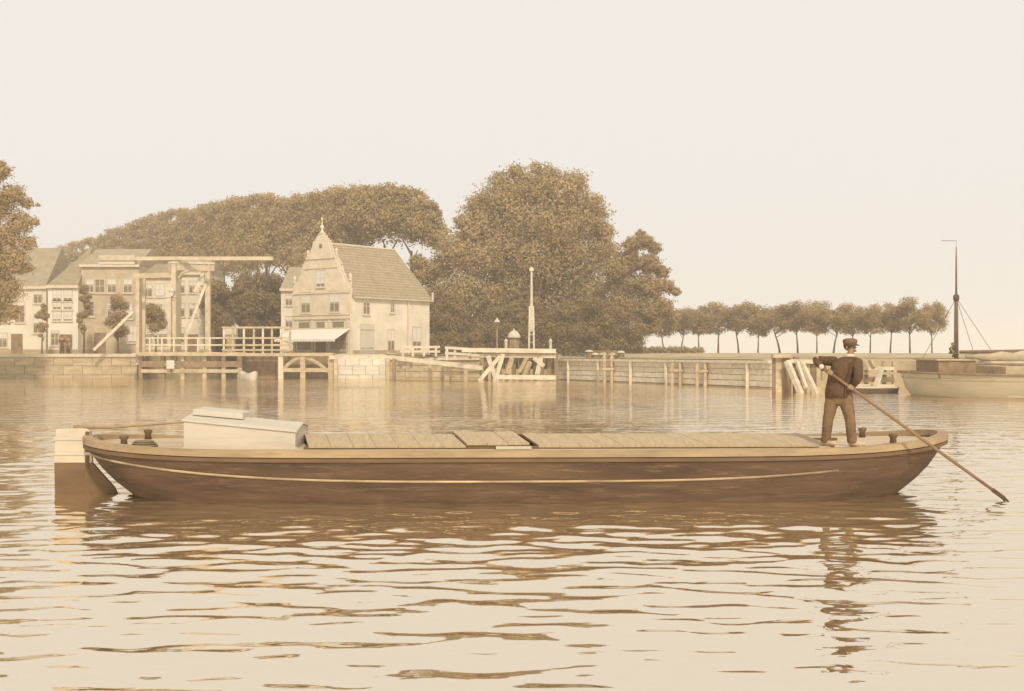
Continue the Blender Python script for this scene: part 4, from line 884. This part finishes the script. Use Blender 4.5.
tb_.build('trousers', M['trousers'], man, True)
for a, tdir in ((J['anL'], Vector((.5, -.85, 0))), (J['anR'], Vector((.85, -.5, 0)))):
    tdir.normalize(); c = Vector((a.x, a.y, 0))
    skinned('clog', [(c - tdir * .06 + Vector((0, 0, .05)), (.05, .05)), (c + tdir * .06 + Vector((0, 0, .045)), (.056, .05)), (c + tdir * .17 + Vector((0, 0, .045)), (.05, .042)), (c + tdir * .225 + Vector((0, 0, .06)), (.022, .022))], [(0, 1), (1, 2), (2, 3)], man, M['clog'])
# the pole: its own thing
pl = thing('punting_pole', 'long wooden punting pole held by the boatman, tip in the water', 'pole', P1)
MB(P1).tube([P0, P0.lerp(P1, .5), P1 - pd * .12], [.021, .025, .024], 10).build('shaft', M['pole'], pl, True)
kb = MB(P1); ball(kb, P0 - pd * .02, .04, 12); kb.build('knob', M['linen'], pl, True)
MB(P1).tube([P1 - pd * .22, P1 - pd * .02, P1 + pd * .1], [.032, .034, .006], 8).build('iron_shoe', M['iron'], pl)
MB(P1).tube([P1 - pd * .04, P1 - pd * .02 + Vector((.03, 0, -.07)), P1 + Vector((-.03, 0, -.13))], [.018, .015, .006], 6).build('hook', M['iron'], pl)

def small_person(label, px, D, yfoot, h, coat, seed, turn=0.0, crouch=0.0):
    v = at(px, yfoot, D); t = thing('person', label, 'person', v, turn)
    c = crouch; hz_ = h * (1 - .35 * c)
    k = [(0, 0, hz_*.5), (0, 0, hz_*.66), (0, 0, hz_*.8), (0, -.02, hz_*.87), (0, -.03, hz_*.95), (-.18, 0, hz_*.79), (-.24, -.02, hz_*.62), (-.2, -.12, hz_*.48), (.18, 0, hz_*.79), (.25, 0, hz_*.62), (.22, -.08, hz_*.48),
         (-.09, 0, hz_*.47), (-.1, -.05 - .25*c, hz_*.26), (-.11, 0, .05), (.09, 0, hz_*.47), (.11, -.02 - .25*c, hz_*.26), (.12, .05, .05)]
    r_ = [.14, .14, .15, .06, .1, .08, .055, .04, .08, .055, .04, .09, .07, .05, .09, .07, .05]
    e_ = [(0, 1), (1, 2), (2, 3), (3, 4), (2, 5), (5, 6), (6, 7), (2, 8), (8, 9), (9, 10), (0, 11), (11, 12), (12, 13), (0, 14), (14, 15), (15, 16)]
    skinned('body', list(zip(k, r_)), e_, t, M['skin'], 1)
    skinned('coat', [(k[0], .17), (k[1], .165), (k[2], .17), (k[5], .095), (k[6], .075), (k[8], .095), (k[9], .075), ((0, 0, hz_*.36), .19)], [(7, 0), (0, 1), (1, 2), (2, 3), (3, 4), (2, 5), (5, 6)], t, M[coat], 1)
    skinned('trousers', [(k[0], .14), (k[12], .09), (k[13], .075), (k[15], .09), (k[16], .075)], [(0, 1), (1, 2), (0, 3), (3, 4)], t, M['jacket'], 1)
    b = MB(); b.lathe((0, -.03, hz_*.97), [(.2, 0), (.12, .015), (.11, .12), (.02, .14)], 10); b.build('hat', M['cap'], t, True)
small_person('person in dark coat standing left of the white house door on the quay', 62, 107, 354.6, 1.7, 'jacket', 1, .4)
small_person('person in brown coat standing at the right of the quay pair', 68.5, 107, 354.6, 1.65, 'trousers', 2, -.5)
small_person('person sitting hunched beside the foot of the ship mast', 952.5, 72.3, 357.5, 1.1, 'jacket', 3, .8, .8)

# ------------------------------------------------------------------ the long dark barge in the foreground
BL = 6.98
bt = thing('long_barge', 'long low dark wooden barge with hatch boards crossing the foreground', 'barge', (.13, 19.6, 0), R(2.0))
def plan(t_): return 1.6 * max(0, 1 - abs(t_) ** 5) ** .5
def sheer(t_): return .80 + (.19 if t_ > 0 else .14) * abs(t_) ** 6
def lscale(q):   # q: height above bottom 0..1
    return [(0, .80), (.33, .885), (.55, .94), (.8, .985), (1, 1.0)]
N1 = 64; lev = [(0, .800, .86), (.2, .85, .91), (.36, .895, .95), (.5, .93, .975), (.65, .96, .99), (.82, .985, 1.0), (1, 1.0, 1.0)]; zb = -.45
V = []; 
for q, sl, sw in lev:
    for s in (-1, 1):
        for i in range(N1 + 1):
            t_ = math.sin((i / N1 - .5) * math.pi); V.append((t_ * BL * sl, s * plan(t_) * sw, zb + (sheer(t_) - .02 - zb) * q))
m_ = N1 + 1; Fq = []
for r_ in range(len(lev) - 1):
    for sd_ in range(2):
        for i in range(N1): a = (r_*2+sd_)*m_+i; Fq.append((a, a+1, a+1+2*m_, a+2*m_))
for i in range(N1): Fq.append((i, i+1, m_+i+1, m_+i))
MB().add(V, Fq).build('hull', M['hull'], bt, True)
def band(off, z_lo, z_hi, inn, nm, m, t0=-1, t1=1, n=64, zfun=None, sc=1.0):
    """rectangular-section strip following the plan on both sides"""
    for s in (-1, 1):
        vs = []; fs = []
        for i in range(n + 1):
            t_ = math.sin((t0 + (t1 - t0) * i / n) * math.pi / 2); x = t_ * BL * sc; y = plan(t_) * sc
            # outward normal of the plan curve
            e = 1e-3; ta = max(-1, t_ - e); tb = min(1, t_ + e); tx = (tb - ta) * BL; ty = plan(tb) - plan(ta); l_ = math.hypot(tx, ty) or 1; nx_, ny_ = -ty / l_, tx / l_
            if abs(t_) > .9999: nx_, ny_ = (1 if t_ > 0 else -1), 0
            z = zfun(t_) if zfun else sheer(t_)
            for (o_, zz) in ((off, z + z_lo), (off, z + z_hi), (off - inn, z + z_hi), (off - inn, z + z_lo)): vs.append((x + nx_ * o_, s * max(0, (y + ny_ * o_)), zz))
        for i in range(n):
            for k in range(4): fs.append((4*i+k, 4*i+(k+1) % 4, 4*i+4+(k+1) % 4, 4*i+4+k))
        MB().add(vs, fs).build(nm, M[m], bt)
band(.035, -.10, .0, .16, 'gunwale', 'gunwale')
band(.028, -.17, -.115, .05, 'rubbing_strake', 'coaming')
def wz(t_): return .335 + (.36 if t_ < 0 else .42) * abs(t_) ** 3.2
def wale():
    for s in (-1, 1):
        pts = []
        for i in range(65):
            t_ = math.sin((i/64 - .5) * math.pi); g_ = sheer(t_) - .02; z = wz(t_); q = (z - zb) / (g_ - zb)
            for k in range(len(lev) - 1):
                if lev[k][0] <= q <= lev[k+1][0]: f_ = (q - lev[k][0]) / (lev[k+1][0] - lev[k][0]); sl = lev[k][1] + f_ * (lev[k+1][1] - lev[k][1]); sw = lev[k][2] + f_ * (lev[k+1][2] - lev[k][2]); break
            if t_ < .72: pts.append((t_ * BL * sl * 1.001, s * (plan(t_) * sw + .006), z))
        MB().tube(pts, .018, 6).build('wale', M['wale'], bt)
wale()
# deck sheets
def deckz(t_): return .79 + (.08 if t_ > 0 else .06) * abs(t_) ** 6
def decksheet(x0, x1, y0f, y1f, nm, m, dz=0.0, n=20):
    vs = []; 
    for i in range(n + 1):
        x = x0 + (x1 - x0) * i / n; t_ = x / BL; vs += [(x, y0f(t_), deckz(t_) + dz), (x, y1f(t_), deckz(t_) + dz)]
    return MB().add(vs, [(2*i, 2*i+2, 2*i+3, 2*i+1) for i in range(n)]).build(nm, M[m], bt)
HX0, HX1, HB = -3.35, 4.7, 1.14
inn = lambda t_: max(plan(t_) - .06, .0)
for s in (-1, 1):
    decksheet(HX0 - .02, HX1, (lambda t_: s * HB), (lambda t_: s * inn(t_)), 'side_deck', 'deck', n=24)
# fore and aft decks planked lengthwise
for (x0, x1) in ((HX1, 6.86), (-6.86, HX0 - .02)):
    nP = 14
    for k in range(nP):
        ya, yb = -1.54 + 3.08 * k / nP + .006, -1.54 + 3.08 * (k + 1) / nP - .006; vs = []
        for i in range(15):
            x = x0 + (x1 - x0) * i / 14; t_ = x / BL; w_ = inn(t_); vs += [(x, max(-w_, min(w_, ya)), deckz(t_) + random.uniform(0, .001)), (x, max(-w_, min(w_, yb)), deckz(t_))]
        vs += [(v[0], v[1], v[2] - .03) for v in vs]
        MB().add(vs, [(2*i, 2*i+2, 2*i+3, 2*i+1) for i in range(14)] + [(30+2*i, 30+2*i+2, 2*i+2, 2*i) for i in range(14)] + [(31+2*i, 31+2*i+2, 2*i+3, 2*i+1) for i in range(14)]).build('deck_plank', M['deck'], bt)
# coamings
for s in (-1, 1): MB().box(HX0, HX1, s*HB - .03, s*HB + .03, .77, .835).build('coaming', M['coaming'], bt)
MB().box(HX1 - .03, HX1 + .03, -HB, HB, .77, .86).build('coaming', M['coaming'], bt)
# hatch boards: two slopes meeting on the centre line, each board a piece, a little skewed
sk = .22
def hatch_run(x0, x1, step, lift=0.0):
    n = int(round((x1 - x0) / step)); 
    for i in range(n):
        a, b = x0 + (x1 - x0) * i / n + .003, x0 + (x1 - x0) * (i + 1) / n - .003; j = random.uniform(0, .005) + lift
        for s in (-1, 1):
            ka = sk if s < 0 else -sk
            vs = []
            for (x, k_) in ((a, 0), (b, 0), (b + ka, 1), (a + ka, 1)):
                y = s * (HB + .04) * k_; z = .945 - .10 * k_ + j
                vs.append((x, y + (.004 * s if not k_ else 0), z))
            vs += [(v[0], v[1], v[2] - .035) for v in vs]
            MB().add(vs, [(0,1,2,3),(7,6,5,4),(0,4,5,1),(1,5,6,2),(2,6,7,3),(3,7,4,0)]).build('hatch_board', M['hatch'], bt)
hatch_run(-3.5, -1.10, .325); hatch_run(-1.09, -.12, .31, .035); hatch_run(.02, HX1 - .12, .325)
MB().box(-.42, .12, -1.38, -1.2, .80, .838).build('loose_board', M['white_warm'], bt)
# white cabin
cx0, cx1, cb = -5.2, -3.5, 1.02
cbn = thing if False else None
c_ = MB(); zL, zR = 1.22, 1.04; fb_ = .45; md = (-cb + fb_) / 2
c_.add([(cx0, -cb, .78), (cx1, -cb, .78), (cx1, fb_, .78), (cx0, fb_, .78), (cx0, -cb, zL), (cx1, -cb, zR), (cx1, fb_, zR), (cx0, fb_, zL), (cx0, md, zL + .07), (cx1, md, zR + .09)],
       [(0, 1, 5, 4), (1, 2, 6, 9, 5), (2, 3, 7, 6), (3, 0, 4, 8, 7), (4, 5, 9, 8), (6, 7, 8, 9), (3, 2, 1, 0)])
cb_o = c_.build('cabin', M['white'], bt)
e = .025
for ys in (-cb - e, fb_ + e):
    MB().add([(cx0 - e, ys, zL + .003), (cx1 + e, ys, zR + .003), (cx1 + e, md, zR + .093), (cx0 - e, md, zL + .073), (cx0 - e, ys, zL + .028), (cx1 + e, ys, zR + .028), (cx1 + e, md, zR + .118), (cx0 - e, md, zL + .098)], [(3,2,1,0),(4,5,6,7),(0,1,5,4),(1,2,6,5),(2,3,7,6),(3,0,4,7)]).build('cabin_roof', M['white'], cb_o)
sl_ = MB(); sl_.add([(cx0 + .05, -.62, 1.295), (cx0 + .82, -.62, 1.225), (cx0 + .82, .2, 1.225), (cx0 + .05, .2, 1.295), (cx0 + .05, -.62, 1.385), (cx0 + .82, -.62, 1.315), (cx0 + .82, .2, 1.315), (cx0 + .05, .2, 1.385)], [(3,2,1,0),(4,5,6,7),(0,1,5,4),(1,2,6,5),(2,3,7,6),(3,0,4,7)]).build('sliding_hatch', M['white'], cb_o)
MB().box(cx0 - .05, cx1 + .03, -cb - .012, -cb - .002, .78, .82).build('cabin_sill', M['white_warm'], cb_o)
# rudder, tiller
ru = MB(); prof = [(-6.93, 1.02), (-7.0, 1.06), (-7.47, 1.04), (-7.5, .5), (-6.9, .5)]; ru.prism(prof, -.035, .035); r1 = ru.build('rudder', M['white_warm'], bt)
MB().prism([(-6.9, .498), (-7.5, .498), (-7.48, -.4), (-6.3, -.4), (-6.55, .1)], -.033, .033).build('rudder_blade', M['coaming'], r1)
for z in (.62, .86): MB().box(-7.49, -6.85, -.05, .05, z, z + .05).build('rudder_strap', M['white'], r1)
MB().tube([(-7.2, 0, 1.07), (-6.6, -.05, 1.07), (-5.35, -.35, 1.17)], [.03, .026, .018], 8).build('tiller', M['gunwale'], bt, True)
MB().tube([(-6.98, 0, -.2), (-6.97, 0, 1.0)], .05, 8).build('sternpost', M['coaming'], bt)
# coil and fittings
for (x, y) in ((5.9, -.75), (5.9, .75), (-6.2, -.7), (-6.2, .7)):
    b = MB(); b.lathe((x, y, deckz(x / BL) - .01), [(.06, 0), (.05, .1), (.075, .14), (.07, .17), (.02, .18)], 10); b.build('bollard', M['coaming'], bt, True)
cr = MB(); 
for k in range(3): cr.tube([(-5.85 + (.2 - .03*k) * math.cos(a), -.85 + (.16 - .03*k) * math.sin(a), .835 + .03 * k) for a in [j * math.tau / 16 for j in range(17)]], .018, 5)
tag(cr.build('rope_coil', M['rope']), 'small coil of dark rope on the stern deck left of the white cabin', 'rope'); ro = bpy.data.objects['rope_coil']; ro.location = (.13, 19.6, 0); ro.rotation_euler = (0, 0, R(2))
MB().box(4.55, 5.55, -1.34, -.98, .795, .829).build('foot_board', M['white_warm'], bt)
MB().box(3.95, 5.3, .2, .27, .80, .85).build('foot_batten', M['coaming'], bt)

# ------------------------------------------------------------------ haze
hz = MB().box(-1300, 1300, -120, 1700, -2.0, 30.0).build('haze', None); hz.data.materials.clear()
hm = bpy.data.materials.new("haze"); hm.use_nodes = True; N = hm.node_tree.nodes; N.remove(N["Principled BSDF"])
pv = N.new("ShaderNodeVolumePrincipled"); pv.inputs["Color"].default_value = (0.99, 0.94, 0.84, 1); pv.inputs["Density"].default_value = 0.0011; pv.inputs["Anisotropy"].default_value = 0.2
hm.node_tree.links.new(pv.outputs[0], N["Material Output"].inputs["Volume"]); hz.data.materials.append(hm)
tag(hz, kind='stuff')
